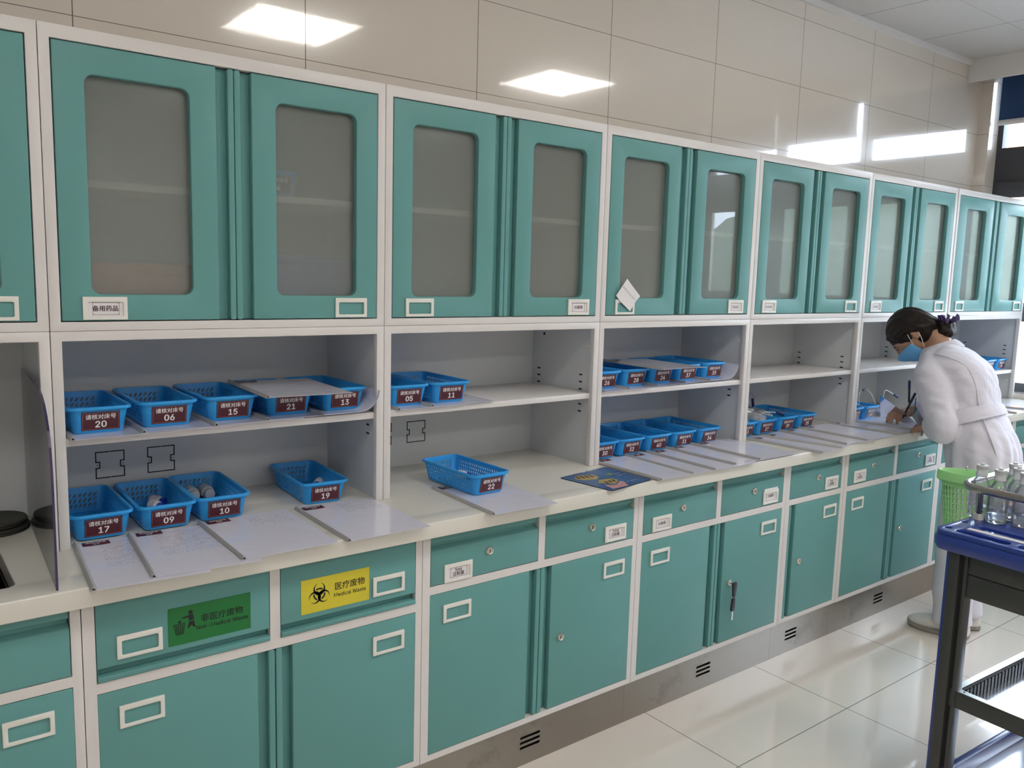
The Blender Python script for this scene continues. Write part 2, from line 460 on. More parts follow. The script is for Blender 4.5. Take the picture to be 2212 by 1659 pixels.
def copy_tree(o, loc, rz=None, label=None, group=None):
    c = o.copy(); COL.objects.link(c); c.location = loc
    if rz is not None: c.rotation_euler = (0, 0, rz)
    if label: c['label'] = label
    if group: c['group'] = group
    for ch in list(o.children):
        d = ch.copy(); COL.objects.link(d); d.parent = c
        for g in list(ch.children):
            e = g.copy(); COL.objects.link(e); e.parent = d
    return c


def rr(x0, x1, y0, y1, r, n=5):
    out = []
    for cx, cy, a0 in ((x1 - r, y1 - r, 0), (x0 + r, y1 - r, 90), (x0 + r, y0 + r, 180), (x1 - r, y0 + r, 270)):
        for i in range(n + 1):
            a = math.radians(a0 + 90 * i / n)
            out.append((cx + r * math.cos(a), cy + r * math.sin(a)))
    return out


def rect(x0, x1, y0, y1): return [(x0, y0), (x1, y0), (x1, y1), (x0, y1)]


_tx = {}
try:      # the plain sans that ships inside Blender; else its default font
    import os
    SANS = D.fonts.load(os.path.join(bpy.utils.resource_path('LOCAL'), 'datafiles', 'fonts', 'Inter.woff2'))
except Exception:
    SANS = None


def text_mesh(body, size, bold=0.0, align='CENTER'):
    key = (body, size, bold, align)
    if key in _tx: return _tx[key]
    c = D.curves.new('lettering', 'FONT')
    c.body = body; c.size = size; c.align_x = align; c.align_y = 'CENTER'
    c.offset = 0.0; c.resolution_u = 2; c.space_line = 0.95; 
    c.extrude = 0.0
    if SANS and all(ord(ch) < 128 for ch in body):
        c.font = SANS; c.size = size * 1.42
    c.fill_mode = 'FRONT'
    o = D.objects.new('lettering', c); COL.objects.link(o)
    bpy.context.view_layer.update()
    dg = bpy.context.evaluated_depsgraph_get()
    me = D.meshes.new_from_object(o.evaluated_get(dg))
    me.name = 'lettering'
    D.objects.remove(o); D.curves.remove(c)
    me.materials.clear()
    _tx[key] = me
    return me


def text_on(parent, parts, m, stand=True, name='lettering', tilt=0.0, at=(0, 0, 0), flat_rot=0.0):
    """parts: list of (body, size, u, v, bold); joined into ONE lettering mesh. stand: on an XZ face looking to -Y, else flat on XY"""
    g = G()
    for body, size, u, v, bold in parts:
        me = text_mesh(body, size, 0.0)
        b_ = bold * size
        for q, (dx, dy) in enumerate(((-b_, 0), (b_, 0), (0, -b_ * 0.7), (0, b_ * 0.7)) if bold else ((0, 0),)):
            n = len(g.v); lift = 0.00002 * q
            for p in me.vertices:
                x, y = p.co.x + u + dx, p.co.y + v + dy
                g.v.append((x, -lift, y) if stand else (x, y, lift))
            g.f += [tuple(i + n for i in p.vertices) for p in me.polygons]
    me = g.mesh('lettering', normals=False, smooth=False)
    return link(name, me, m, parent, loc=at, rot=(tilt, 0, flat_rot))


def X90(o): return o


# ------------------------------------------------------------------ room
ZC = 2.735
YW = 0.35
XE = 4.925
g = G(); g.box(-2.6, XE + 0.4, -5.2, YW + 0.25, -0.12, 0.0)
struct(g.build('floor', M['floor']))
g = G(); g.box(-2.6, XE + 0.4, -5.2, YW + 0.25, ZC, ZC + 0.1)
struct(g.build('ceiling', M['ceiling']))
g = G(); g.box(-2.7, XE + 0.4, YW, YW + 0.24, 0.0, ZC)
struct(g.build('wall_north', M['wall']))
g = G(); g.box(-2.7, XE + 0.4, -5.3, -5.2, 0.0, ZC)
struct(g.build('wall_south', M['paint']))
g = G(); g.box(-2.8, -2.6, -5.3, YW + 0.24, 0.0, ZC)
struct(g.build('wall_west', M['paint']))
WY1, WY0, WZ0, WZ1 = 0.285, -2.40, 0.86, 2.72
g = G(); g.yz([rect(-5.3, YW, 0.0, ZC), rect(WY0, WY1, WZ0, WZ1)], XE, XE + 0.24)
struct(g.build('wall_east', M['wall_end']))
# cornice strip, curtain box
g = G(); g.box(-2.6, XE, YW - 0.022, YW - 0.0005, ZC - 0.026, ZC - 0.0005)
struct(g.build('trim_1', M['paint']))
g = G(); g.box(4.735, 4.755, -5.2, YW - 0.001, 2.616, ZC - 0.0005)
struct(g.build('trim_2', M['paint']))
# window frames (charcoal)
g = G()
FX0, FX1 = XE + 0.115, XE + 0.175
ys = [WY1, -0.42, -1.08, -1.74, WY0]
g.yz([rect(WY0, WY1, WZ0, WZ1)] + [rect(ys[i + 1] + 0.03, ys[i] - 0.03, z0, z1) for i in range(4) for z0, z1 in ((WZ0 + 0.05, 1.27), (1.33, 1.99 + 0.04), (2.275, WZ1 - 0.05))], FX0, FX1)
win = struct(g.build('window_1', M['dark_frame'], bevel=0.003))
for i in range(4):
    for z0, z1 in ((WZ0 + 0.05, 1.27), (1.33, 2.03), (2.275, WZ1 - 0.05)):
        g = G(); a, b_ = ys[i + 1] + 0.03, ys[i] - 0.03
        if z1 == 2.03:   # opening casement: a second, inner sash
            g2 = G(); g2.yz([rect(a - 0.005, b_ + 0.005, z0 - 0.005, z1 + 0.05), rect(a + 0.05, b_ - 0.05, z0 + 0.05, z1 - 0.045)], FX0 - 0.016, FX0 - 0.001)
            g2.build('sash', M['dark_frame'], win, bevel=0.003)
        g.box(FX0 + 0.026, FX0 + 0.032, a - 0.004, b_ + 0.004, z0 - 0.004, z1 + 0.004)
        g.build('glass_pane', M['win_glass'], win)

# ------------------------------------------------------------------ outside
g = G()
nx, ny = 30, 40
vs = []
for i in range(nx + 1):
    for j in range(ny + 1):
        x = 45 + 60 * i / nx; y = -70 + 120 * j / ny
        h = -9 + 22.5 * (i / nx) ** 0.8 + 2.2 * noise.noise((x * 0.06, y * 0.06, 0)) + 0.8 * noise.noise((x * 0.3, y * 0.3, 4))
        vs.append((x, y, h))
g.add(vs, [(i * (ny + 1) + j, (i + 1) * (ny + 1) + j, (i + 1) * (ny + 1) + j + 1, i * (ny + 1) + j + 1) for i in range(nx) for j in range(ny)])
hill = g.build('hills', M['hill']); struct(hill)
g = G(); g.box(6, 46, -70, 50, -9.3, -9.0); struct(g.build('ground', M['yard']))
def building(x0, x1, y0, y1, z1, m, label):
    t = thing('building', label, 'building', (x0, y0, -9.0))
    w, d, h = x1 - x0, y1 - y0, z1 + 9.0
    g = G(); g.box(0, w, 0, d, 0, h); g.build('facade', m, t)
    g = G(); g.box(-0.2, w + 0.2, -0.2, d + 0.2, h, h + 0.4); g.build('roof', M['paint'], t)
    for k in range(int(h // 3.2)):
        g = G()
        for q in range(int(d // 2.4)):
            g.box(-0.05, 0.02, 0.6 + q * 2.4, 1.9 + q * 2.4, 1.0 + k * 3.2, 2.5 + k * 3.2)
        g.build('window_row', M['dark_frame'], t)
building(30, 36, 10.22, 13.5, 9.0, M['bld_orange'], 'orange building outside the window beyond the charcoal frame')
building(22, 28, 4.9, 8.3, -1.0, M['bld_pink'], 'low pale pink building outside behind the last shelf post')
building(38, 44, 8.0, 13.6, 0.6, M['bld_teal'], 'turquoise building outside seen past the last shelf post')
building(34, 42, -26, -4, -0.5, M['paint'], 'long white building outside at the foot of the hillside')

# blinds
def blind(y0, y1, zb, label):
    t = thing('roller_blind', label, 'blind', (4.98, y0, zb))
    w = y1 - y0; h = 2.70 - zb
    g = G(); g.box(-0.001, 0.001, 0, w, 0.02, h); g.build('fabric', M['blind'], t)
    g = G(); g.tube([(0, 0, 0.012), (0, w, 0.012)], 0.016, 12); g.build('bottom_bar', M['lamp_frame'], t)
    g = G(); g.tube([(0, -0.004, h - 0.01), (0, w + 0.004, h - 0.01)], 0.02, 12); g.build('roller', M['lamp_frame'], t)
blind(-0.37, 0.262, 2.40, 'dark blue roller blind with white bar in the corner window beside the tiled wall')
blind(-1.075, -0.45, 2.43, 'dark blue roller blind over the second window along from the corner')
blind(-1.735, -1.080, 2.41, 'dark blue roller blind over the third window along from the corner')
blind(-2.395, -1.740, 2.40, 'dark blue roller blind over the window furthest along from the corner')

# ceiling lights
def ceiling_light(x, y, label):
    t = thing('ceiling_light', label, 'ceiling light', (x, y, ZC), 0, 'square ceiling light panels')
    g = G(); g.xy([rect(-0.3, 0.3, -0.3, 0.3), rect(-0.28, 0.28, -0.28, 0.28)], -0.014, -0.0005); g.build('frame', M['lamp_frame'], t)
    g = G(); g.box(-0.279, 0.279, -0.279, 0.279, -0.008, -0.004); g.build('diffuser', M['lamp'], t)
for x, y, l in ((-0.30, -1.69, 'glowing square ceiling panel over the photographer'), (1.56, -1.69, 'glowing square ceiling panel mirrored in the wall tiles above the spare medicine cabinet'), (3.42, -1.70, 'glowing square ceiling panel mirrored in the wall tiles above the paper-noted cabinet'),
                (-0.30, -3.9, 'glowing square ceiling panel near the far white wall and west side'), (1.56, -3.9, 'glowing square ceiling panel near the far white wall at middle'), (3.42, -3.9, 'glowing square ceiling panel near the far white wall and windows')):
    ceiling_light(x, y, l)

# ------------------------------------------------------------------ cabinets
def holder_mesh():
    g = G(); g.xz([rect(0, 0.090, 0, 0.050), rr(0.0095, 0.0815, 0.0075, 0.0385, 0.003, 3)], -0.0045, 0.0)
    return g.mesh('label_holder', bevel=0.0009, angle=50)
HOLDER = None


def add_holder(parent, x, z, card=None, lift=0.0, size=0.0135, y=0.0):
    """white card frame on the face at y; card: lines of text or None"""
    global HOLDER
    if HOLDER is None: HOLDER = holder_mesh()
    link('label_holder', HOLDER, M['plastic_white'], parent, (x, y - 0.0005, z))
    if card is not None:
        g = G(); g.box(0.004, 0.086, -0.0016, -0.0004, 0.004, 0.0425 + lift)
        if lift > 0.004: g.box(0.005, 0.085, -0.0036, -0.0016, 0.045, 0.0495 + lift)
        link('card', g.mesh('card'), M['card'], parent, (x, y, z))
        cz = 0.0235 + (0.004 if lift > 0.006 else 0)
        ln = [(t, s, 0.0455, cz + dz, 0.022 if ord(t[0]) > 127 else 0.024) for t, s, dz in card]
        text_on(parent, ln, M['ink'], at=(x, y - 0.0019, z))
        g = G(); a, b_, c, d = 0.0195, 0.0735, 0.0105, 0.0375; w = 0.0006
        g.xz([rect(a, b_, c, d), rect(a + w, b_ - w, c + w, d - w)], -0.0003, 0.0)
        for ux, uz, sx, sz in ((a, c, 1, 1), (b_, c, -1, 1), (b_, d, -1, -1), (a, d, 1, -1)):
            g.xz([[(ux, uz), (ux + sx * 0.004, uz), (ux + sx * 0.0012, uz + sz * 0.0012), (ux, uz + sz * 0.004)]], -0.0003, 0.0)
        link('card_border', g.mesh('card_border'), M['ink'], parent, (x, y - 0.0017, z))


def door_meshes(w_panel, w_ch, w_lip, h, glass, mirror):
    """door leaf + pull: panel from x=0 to w_panel, recessed channel w_ch, lip w_lip. returns (panel, pull) with mirror about x=0"""
    g = G()
    if mirror: g.T = Matrix.Scale(-1, 4, (1, 0, 0))
    out = rect(0, w_panel, 0, h)
    loops = [out]
    if glass:
        gx0 = (w_panel - 0.215) / 2
        loops.append(rr(gx0, gx0 + 0.215, 0.0575, 0.5175, 0.02, 6))
    g.xz(loops, 0.0, 0.019)
    p = g.mesh('door', bevel=0.0022, angle=60, seg=3)
    g = G()
    if mirror: g.T = Matrix.Scale(-1, 4, (1, 0, 0))
    e = w_panel + w_ch
    g.box(w_panel - 0.004, e + 0.001, 0.0192, 0.022, 0.0, h)
    g.xz([rr(e, e + w_lip, 0.0, h, 0.004, 3)], 0.0, 0.024)
    l = g.mesh('pull_lip', bevel=0.0012, angle=60)
    return p, l


_dm = {}


def get_door(key):
    if key not in _dm: _dm[key] = door_meshes(*key)
    return _dm[key]


def upper_cabinet(x, w, label, cards, shelf=True):
    t = thing('wall_cabinet', label, 'cabinet', (x, 0, 1.3138), 0, 'row of teal glass-doored upper cabinets')
    H = 0.629
    g = G()
    g.xz([rect(0.0008, w - 0.0008, 0, H), rect(0.022, w - 0.022, 0.0195, 0.601)], 0.0, 0.022)
    g.box(0.0008, 0.012, 0.022, 0.345, 0, H); g.box(w - 0.012, w - 0.0008, 0.022, 0.345, 0, H)
    g.box(0.012, w - 0.012, 0.022, 0.345, 0, 0.010); g.box(0.012, w - 0.012, 0.022, 0.345, H - 0.010, H)
    g.build('carcass', M['white'], t, bevel=0.0012, angle=60)
    g = G(); g.box(0.0125, w - 0.0125, 0.335, 0.3448, 0.0105, H - 0.0105); g.build('back_panel', M['inner'], t)
    g = G(); g.box(0.0125, w - 0.0125, 0.045, 0.334, 0.309, 0.325); g.build('inner_shelf', M['white'], t, bevel=0.001)
    dw = (w - 0.0490 - 0.0025) / 2
    wp = dw - 0.0270 - 0.0132
    for mirror in (False, True):
        pm, lm = get_door((round(wp, 4), 0.0270, 0.0132, 0.5765, True, mirror))
        d = link('door', pm, M['teal'], t, (0.0245 if not mirror else w - 0.0245, 0.0, 0.0218))
        link('pull_lip', lm, M['teal'], d)
        gx0 = (wp - 0.215) / 2
        g = G()
        if mirror: g.T = Matrix.Scale(-1, 4, (1, 0, 0))
        g.box(gx0 - 0.004, gx0 + 0.219, 0.0195, 0.0245, 0.0535, 0.5215)
        link('glass_pane', g.mesh('glass_pane'), M['frost'], d)
        for (mm, hx, card, lift) in cards:
            if mm == mirror:
                add_holder(d, hx - (0.0245 if not mirror else w - 0.0245), 1.338 - 1.3138 - 0.0218, card, lift)
    return t


T12 = 0.0120
LX, RXX = 0.064, 0.655
ucards = [
    ('teal upper cabinet cut off beside the spare medicine cabinet', 0.8, -0.8, [(False, LX, None, 0), (True, RXX, None, 0)]),
    ('teal upper cabinet with spare medicine card above the basket-filled bay', 0.8, 0.0, [(False, LX, [('备用药品', 0.0132, 0.0)], 0.0035), (True, RXX, None, 0)]),
    ('teal upper cabinet above the nearly empty white bay with basket eleven', 0.8, 0.8, [(False, LX, None, 0), (True, RXX, [('分装袋', 0.0122, 0.0)], 0.001)]),
    ('teal upper cabinet with a paper note tucked in its card holder', 0.8, 1.6, [(False, LX, None, 0), (True, RXX, [('5%GS', 0.0122, 0.0)], 0.001)]),
    ('teal upper cabinet above the bay of infusion bags and basket thirty-three', 0.8, 2.4, [(False, LX, [('0.9%NS', 0.0105, 0.0)], 0.001), (True, RXX, None, 0)]),
    ('teal upper cabinet just above the head of the stooping nurse', 0.8, 3.2, [(False, LX, [('10%GS', 0.0112, 0.0)], 0.001), (True, RXX, None, 0)]),
    ('wider teal upper cabinet at the window end of the row', 0.9, 4.008, [(False, LX, None, 0), (True, 0.755, None, 0)]),
]
for l, w, x, c in ucards: upper_cabinet(x, w, l, c)

# things seen dimly through the frosted panes
def carton(x, y, z, w, d, h, m, label):
    t = thing('storage_box', label, 'box', (x, y, z))
    g = G(); g.box(0, w, 0, d, 0, h); g.build('body', m, t, bevel=0.002)
    g = G(); g.box(-0.001, w + 0.001, -0.001, d + 0.001, h - 0.02, h + 0.002); g.build('lid', m, t, bevel=0.002)
carton(0.07, 0.05, 1.3245, 0.25, 0.2, 0.135, M['orange'], 'blurred orange box inside the spare medicine cabinet behind frosted glass')
carton(0.47, 0.06, 1.3245, 0.26, 0.2, 0.165, M['box_blue'], 'blurred dark blue box inside the spare medicine cabinet behind frosted glass')


def knockout(g, x0, z0, s=0.068):
    """cut-out outline marked on a back panel: open square with two notches and dots"""
    w = 0.0028; c = x0 + s / 2; zc = z0 + s / 2
    def strip(p, q):
        (a, b_), (e, f) = p, q
        g.box(min(a, e) - w / 2, max(a, e) + w / 2, -0.0006, 0.0, min(b_, f) - w / 2, max(b_, f) + w / 2)
    for z in (z0, z0 + s):
        strip((x0, z), (c - 0.002, z)); strip((c + 0.002, z), (x0 + s, z))
    for x, sg in ((x0, 1), (x0 + s, -1)):
        strip((x, z0), (x, zc - 0.008)); strip((x, zc + 0.008), (x, z0 + s))
        strip((x, zc - 0.008), (x + sg * 0.008, zc - 0.008)); strip((x, zc + 0.008), (x + sg * 0.008, zc + 0.008))
        strip((x + sg * 0.009, zc - 0.007), (x + sg * 0.009, zc + 0.007))
        g.lathe([(0.0013, -0.0006), (0.0013, 0.0)], (x + sg * 0.003, 0, zc), 8, 'y')


def open_shelf(x, w, label, shelf=True, marks=False, hole=False, zs=0.228):
    t = thing('open_shelf_unit', label, 'shelf unit', (x, 0, 0.832), 0, 'row of white open shelf units on the worktop')
    H = 0.4812
    g = G()
    g.xz([[(0.0008, 0), (0.022, 0), (0.022, 0.460), (w - 0.022, 0.460), (w - 0.022, 0), (w - 0.0008, 0), (w - 0.0008, H), (0.0008, H)]], 0.0, 0.020)
    g.build('front_frame', M['white'], t, bevel=0.0015, angle=60)
    g = G()
    g.box(0.0008, 0.0100, 0.020, 0.345, 0.0, H); g.box(w - 0.0100, w - 0.0008, 0.020, 0.345, 0.0, H)
    g.box(0.0100, w - 0.0100, 0.020, 0.345, H - 0.010, H)
    g.build('carcass', M['inner'], t)
    g = G(); g.box(0.0102, w - 0.0102, 0.330, 0.3448, 0.0, H - 0.0102); g.build('back_panel', M['inner'], t)
    if shelf:
        g = G(); g.box(0.024, w - 0.0225, 0.012, 0.329, zs, zs + 0.018); g.build('shelf', M['white'], t, bevel=0.0015)
        g = G()
        for s, xx in ((1, w - 0.0100), (-1, 0.0100)):
            for y in (0.072, 0.293):
                for z in (1.133, 1.1085, 1.084, 1.033, 1.0085):
                    if s > 0: g.box(xx - 0.0006, xx, y - 0.0075, y + 0.0075, z - 0.8345, z - 0.8295)
                    else: g.box(xx, xx + 0.0006, y - 0.0075, y + 0.0075, z - 0.8345, z - 0.8295)
        g.build('peg_slot_pattern', M['dark'], t)
        g = G()
        for y, z in ((0.028, 0.40), (0.026, 0.10)): g.lathe([(0.006, -0.0025), (0.005, -0.004), (0.0, -0.0045)], (w - 0.010 + 0.0025, y + 0.012, z), 12, 'x')
        g.build('screw_cover', M['white'], t)
    if hole:
        g = G(); g.lathe([(0.0055, -0.0006), (0.0055, 0.0)], (w - 0.0100, 0.269, 1.257 - 0.832), 12, 'x'); g.build('round_hole', M['dark'], t)
    if marks:
        for mx_ in (0.143, 0.270):
            g = G(); knockout(g, mx_, 0.075)
            link('knockout_marking', g.mesh('knockout_marking'), M['black_ink'], t, (0, 0.3298, 0))
    return t


open_shelf(-0.8, 0.8, 'open white unit without shelf around the sink', shelf=False)
open_shelf(0.0, 0.8, 'open white shelf unit holding nine blue baskets and two socket outlines', marks=True)
open_shelf(0.8, 0.8, 'open white shelf unit mostly empty with baskets five, eleven and twenty-two', marks=True, hole=True)
open_shelf(1.6, 0.8, 'open white shelf unit with two full rows of blue baskets')
open_shelf(2.4, 0.8, 'open white shelf unit with an empty shelf above infusion bags')
open_shelf(3.2, 0.8, 'open white shelf unit behind the stooping nurse with an empty shelf')
open_shelf(4.008, 0.9, 'open white shelf unit at the window end behind the back of the nurse', zs=0.149)

YB = -0.2106


def lock_parts(parent, x, z):
    g = G()
    g.lathe([(0.0122, 0.0), (0.0122, -0.004), (0.0100, -0.0078), (0.0088, -0.0082), (0.0084, -0.0060), (0.0, -0.0060)], (x, 0, z), 20, 'y')
    g.build('lock', M['chrome'], parent)
    g = G(); g.box(x - 0.0011, x + 0.0011, -0.0066, -0.0058, z - 0.005, z + 0.005)
    g.build('keyhole', M['dark'], parent)


def base_cabinet(x, w, label, zr, drawers, doors, vent=True, door_top=None):
    """zr: top of the doors' rail (drawer bottoms). drawers: list of (x0, x1, style, [holders], [locks], signs); doors: list of (kind, x0, x1, holders, locks)"""
    t = thing('base_cabinet', label, 'cabinet', (x, YB, 0), 0, 'row of teal base cabinets under the worktop')
    zb, zt = 0.1505, 0.7895
    g = G()
    holes = []
    for dr in drawers: holes.append(rect(dr[0], dr[1], zr, 0.7795))
    dx0 = min(d[1] for d in doors); dx1 = max(d[2] for d in doors)
    holes.append(rect(dx0, dx1, 0.1675, zr - 0.0225))
    g.xz([rect(0.0008, w - 0.0008, zb, zt)] + holes, 0.0, 0.020)
    g.box(0.0008, 0.010, 0.020, 0.55, zb, zt); g.box(w - 0.010, w - 0.0008, 0.020, 0.55, zb, zt)
    g.box(0.010, w - 0.010, 0.020, 0.55, zb, zb + 0.008); g.box(0.010, w - 0.010, 0.52, 0.55, zb, zt)
    g.box(0.010, w - 0.010, 0.06, 0.52, zr - 0.012, zr - 0.006)
    g.build('carcass', M['white'], t, bevel=0.0012, angle=60)
    for x0, x1, style, holders, locks, sign in drawers:
        g = G(); a, b_ = x0 + 0.0018, x1 - 0.0018
        if style == 'slot':      # finger channel along the top
            g.yz([[(0.0, zr + 0.0018), (0.0, 0.7370), (0.0025, 0.7395), (0.017, 0.7450), (0.017, 0.7560), (0.006, 0.7565), (0.006, 0.7785), (0.022, 0.7785), (0.022, zr + 0.0018)]], a, b_)
        else:                    # tilting waste flap: channel and lip along the bottom
            g.yz([[(0.0, 0.7775), (0.0, 0.6370), (0.0025, 0.6345), (0.018, 0.6300), (0.018, 0.6190), (-0.004, 0.6195), (-0.005, 0.6175), (-0.005, zr + 0.0035), (-0.003, zr + 0.0018), (0.022, zr + 0.0018), (0.022, 0.7775)]], a, b_)
        d = g.build('drawer', M['teal'], t, bevel=0.0014, angle=25)
        for hx, hz, card, lift in holders: add_holder(d, hx, hz, card, lift)
        for lx, lz in locks: lock_parts(d, lx, lz)
        if sign: sign(t)
    for kind, x0, x1, holders, locks in doors:
        h = zr - 0.0225 - 0.0018 - 0.1690
        wp = (x1 - x0) - 0.0260 - 0.0140
        mirror = kind == 'R'
        pm, lm = get_door((round(wp, 4), 0.0260, 0.0140, round(h, 4), False, mirror))
        ox = x0 if not mirror else x1
        d = link('door', pm, M['teal'], t, (ox, 0, 0.1690))
        link('pull_lip', lm, M['teal'], d)
        for hx, hz, card, lift in holders: add_holder(d, hx - ox, hz - 0.1690, card, lift)
        for lx, lz in locks: lock_parts(d, lx - ox, lz - 0.1690)
    g = G()
    loops = [rect(0.0004, w - 0.0004, 0.0, zb - 0.0005)]
    if vent:
        vx = 0.365 if w > 0.6 else 0.10
        loops += [rr(vx, vx + 0.078, z, z + 0.0085, 0.004, 3) for z in (0.052, 0.068, 0.084)]
    g.xz(loops, 0.0257, 0.0275)
    g.build('plinth', M['steel'], t)
    g = G(); g.box(0.01, w - 0.01, 0.05, 0.06, 0.01, 0.15); g.build('plinth_backing', M['dark'], t)
    return t


def signs(t):
    # green non-medical waste sticker
    g = G(); g.box(0, 0.179, -0.0012, -0.0002, 0, 0.084)
    s = link('waste_sticker', g.mesh('waste_sticker'), M['green'], t, (0.166, 0, 0.6490))
    s['label'] = 'green sticker'
    text_on(s, [('非医疗废物', 0.0188, 0.115, 0.0475, 0.010), ('Non-Medical Waste', 0.0122, 0.1155, 0.0295, 0.012)], M['black_ink'], at=(0, -0.0016, 0))
    g = G()
    def poly(ps): g.xz([[(p[0] * 0.001, p[1] * 0.001) for p in ps]], -0.0004, 0.0)
    poly([(47 + 4.6 * math.cos(a * PI / 8), 68 + 4.6 * math.sin(a * PI / 8)) for a in range(16)])
    poly([(42, 62), (52, 63), (54, 51), (43.5, 49), (43, 57), (30, 57.5), (27, 59)])
    poly([(43, 47), (53.5, 48.5), (57, 33), (51.5, 35), (48.5, 40), (45, 35.5), (40, 33)])
    poly([(20, 51), (23, 55), (24, 52.5), (27, 54), (26.5, 49), (22, 48)])
    w = 0.55
    for i in range(6):
        xa, xb = 11 + i * 4.6, 16 + i * 3.0
        poly([(xa - w, 46.5), (xa + w, 46.5), (xb + w, 23), (xb - w, 23)])
    for j in range(6):
        zz = 46.5 - j * 4.7; u = j * 4.7 / 23.5
        poly([(11 + 5 * u - w, zz - w), (34 - 3 * u + w, zz - w), (34 - 3 * u + w, zz + w), (11 + 5 * u - w, zz + w)])
    link('pictogram', g.mesh('pictogram', smooth=False), M['black_ink'], s, (0, -0.0013, 0))
    # yellow medical waste sticker
    g = G(); g.box(0, 0.179, -0.0012, -0.0002, 0, 0.084)
    s = link('waste_sticker', g.mesh('waste_sticker'), M['yellow'], t, (0.466, 0, 0.6490))
    s['label'] = 'yellow sticker'
    text_on(s, [('医疗废物', 0.0205, 0.126, 0.0515, 0.010), ('Medical Waste', 0.0126, 0.1265, 0.0315, 0.014)], M['black_ink'], at=(0, -0.0016, 0))
    g = G()
    cx, cz, k = 46.0, 43.0, 0.001
    def P(u, v): return ((cx + u) * k, (cz + v) * k)
    for q in range(3):
        a0 = PI / 2 + q * 2 * PI / 3
        d = (math.cos(a0), math.sin(a0)); Rr, rr_, c1, c2 = 15.2, 11.6, 12.6, 15.8
        op = 0.42
        lp = []
        for i in range(25):
            a = a0 + op * 0.62 + (2 * PI - 2 * op * 0.62) * i / 24
            lp.append(P(d[0] * c1 + Rr * math.cos(a), d[1] * c1 + Rr * math.sin(a)))
        for i in range(24, -1, -1):
            a = a0 + op + (2 * PI - 2 * op) * i / 24
            lp.append(P(d[0] * c2 + rr_ * math.cos(a), d[1] * c2 + rr_ * math.sin(a)))
        g.xz([lp], -0.0004, 0.0)
        lp = []
        for i in range(11):
            a = a0 - 0.62 + 1.24 * i / 10; lp.append(P(15.5 * math.cos(a), 15.5 * math.sin(a)))
        for i in range(10, -1, -1):
            a = a0 - 0.62 + 1.24 * i / 10; lp.append(P(11.8 * math.cos(a), 11.8 * math.sin(a)))
        g.xz([lp], -0.0005, 0.0001)
    link('biohazard_symbol', g.mesh('biohazard_symbol', smooth=False), M['black_ink'], s, (0, -0.0013, 0))


DL, DR = (0.024, 0.391), (0.415, 0.780)
N = None
def dbl_doors(hl, hr, hz, locks_r=()):
    return [('L', 0.0240, 0.4010, [(hl, hz, None, 0)] if hl else [], []), ('R', 0.4045, 0.7805, [(hr, hz, None, 0)] if hr else [], list(locks_r))]
INJ = '注射器'
base_cabinet(-0.8, 0.8, 'teal base cabinet cut off below the sink', 0.635,
             [(DL[0], DR[1], 'slot', [], [], N)], dbl_doors(0.064, 0.655, 0.526))
base_cabinet(0.0, 0.8, 'teal base cabinet with the green and yellow waste stickers', 0.606,
             [(DL[0], DL[1], 'flap', [(0.0635, 0.6495, None, 0)], [], signs), (DR[0], DR[1], 'flap', [(0.655, 0.6525, None, 0)], [], N)], dbl_doors(0.064, 0.6555, 0.497))
base_cabinet(0.8, 0.8, 'teal base cabinet with 5ml and 30ml syringe cards on its drawers', 0.641,
             [(DL[0], DL[1], 'slot', [(0.0665, 0.6435, [('5ml', 0.0125, 0.0066), (INJ, 0.0125, -0.0052)], 0.003)], [(0.213, 0.707)], N),
              (DR[0], DR[1], 'slot', [(0.6545, 0.6490, [('30ml', 0.0115, 0.0076), (INJ, 0.0120, -0.0046)], 0.003)], [(0.598, 0.709)], N)],
             dbl_doors(0.065, 0.6545, 0.533, [(0.4845, 0.389)]))
base_cabinet(1.6, 0.8, 'teal base cabinet with black-headed keys hanging in its door lock', 0.641,
             [(DL[0], DL[1], 'slot', [(0.0665, 0.6450, [('分装袋', 0.0122, 0.0)], 0.001)], [(0.213, 0.707)], N),
              (DR[0], DR[1], 'slot', [(0.6545, 0.6490, [('分装袋', 0.0122, 0.0)], 0.0085)], [(0.598, 0.709)], N)],
             dbl_doors(0.065, 0.6545, 0.533, [(0.4845, 0.389)]))
base_cabinet(2.4, 0.4, 'narrow single-door teal base cabinet with one drawer', 0.641,
             [(0.024, 0.378, 'slot', [(0.258, 0.6490, [('5ml', 0.0112, 0.0076), (INJ, 0.0120, -0.0046)], 0.001)], [(0.206, 0.707)], N)],
             [('R', 0.0290, 0.3780, [(0.260, 0.533, None, 0)], [(0.112, 0.387)])])
base_cabinet(2.8, 0.8, 'teal base cabinet next to the green basket with two syringe drawers', 0.641,
             [(DL[0], DL[1], 'slot', [(0.0665, 0.6490, [('5ml', 0.0112, 0.0076), (INJ, 0.0120, -0.0046)], 0.001)], [(0.213, 0.707)], N),
              (DR[0], DR[1], 'slot', [(0.6645, 0.6490, [('50ml', 0.0112, 0.0076), (INJ, 0.0120, -0.0046)], 0.001)], [(0.598, 0.709)], N)],
             dbl_doors(0.065, 0.6545, 0.533, [(0.4845, 0.389)]))
base_cabinet(3.6, 0.8, 'teal base cabinet hidden behind the legs of the nurse', 0.641,
             [(DL[0], DL[1], 'slot', [], [], N), (DR[0], DR[1], 'slot', [], [], N)], dbl_doors(0, 0.6545, 0.533))
base_cabinet(4.4, 0.5, 'narrow teal base cabinet at the window end', 0.641,
             [(0.024, 0.478, 'slot', [], [], N)], [('R', 0.0290, 0.4780, [(0.36, 0.533, None, 0)], [])])

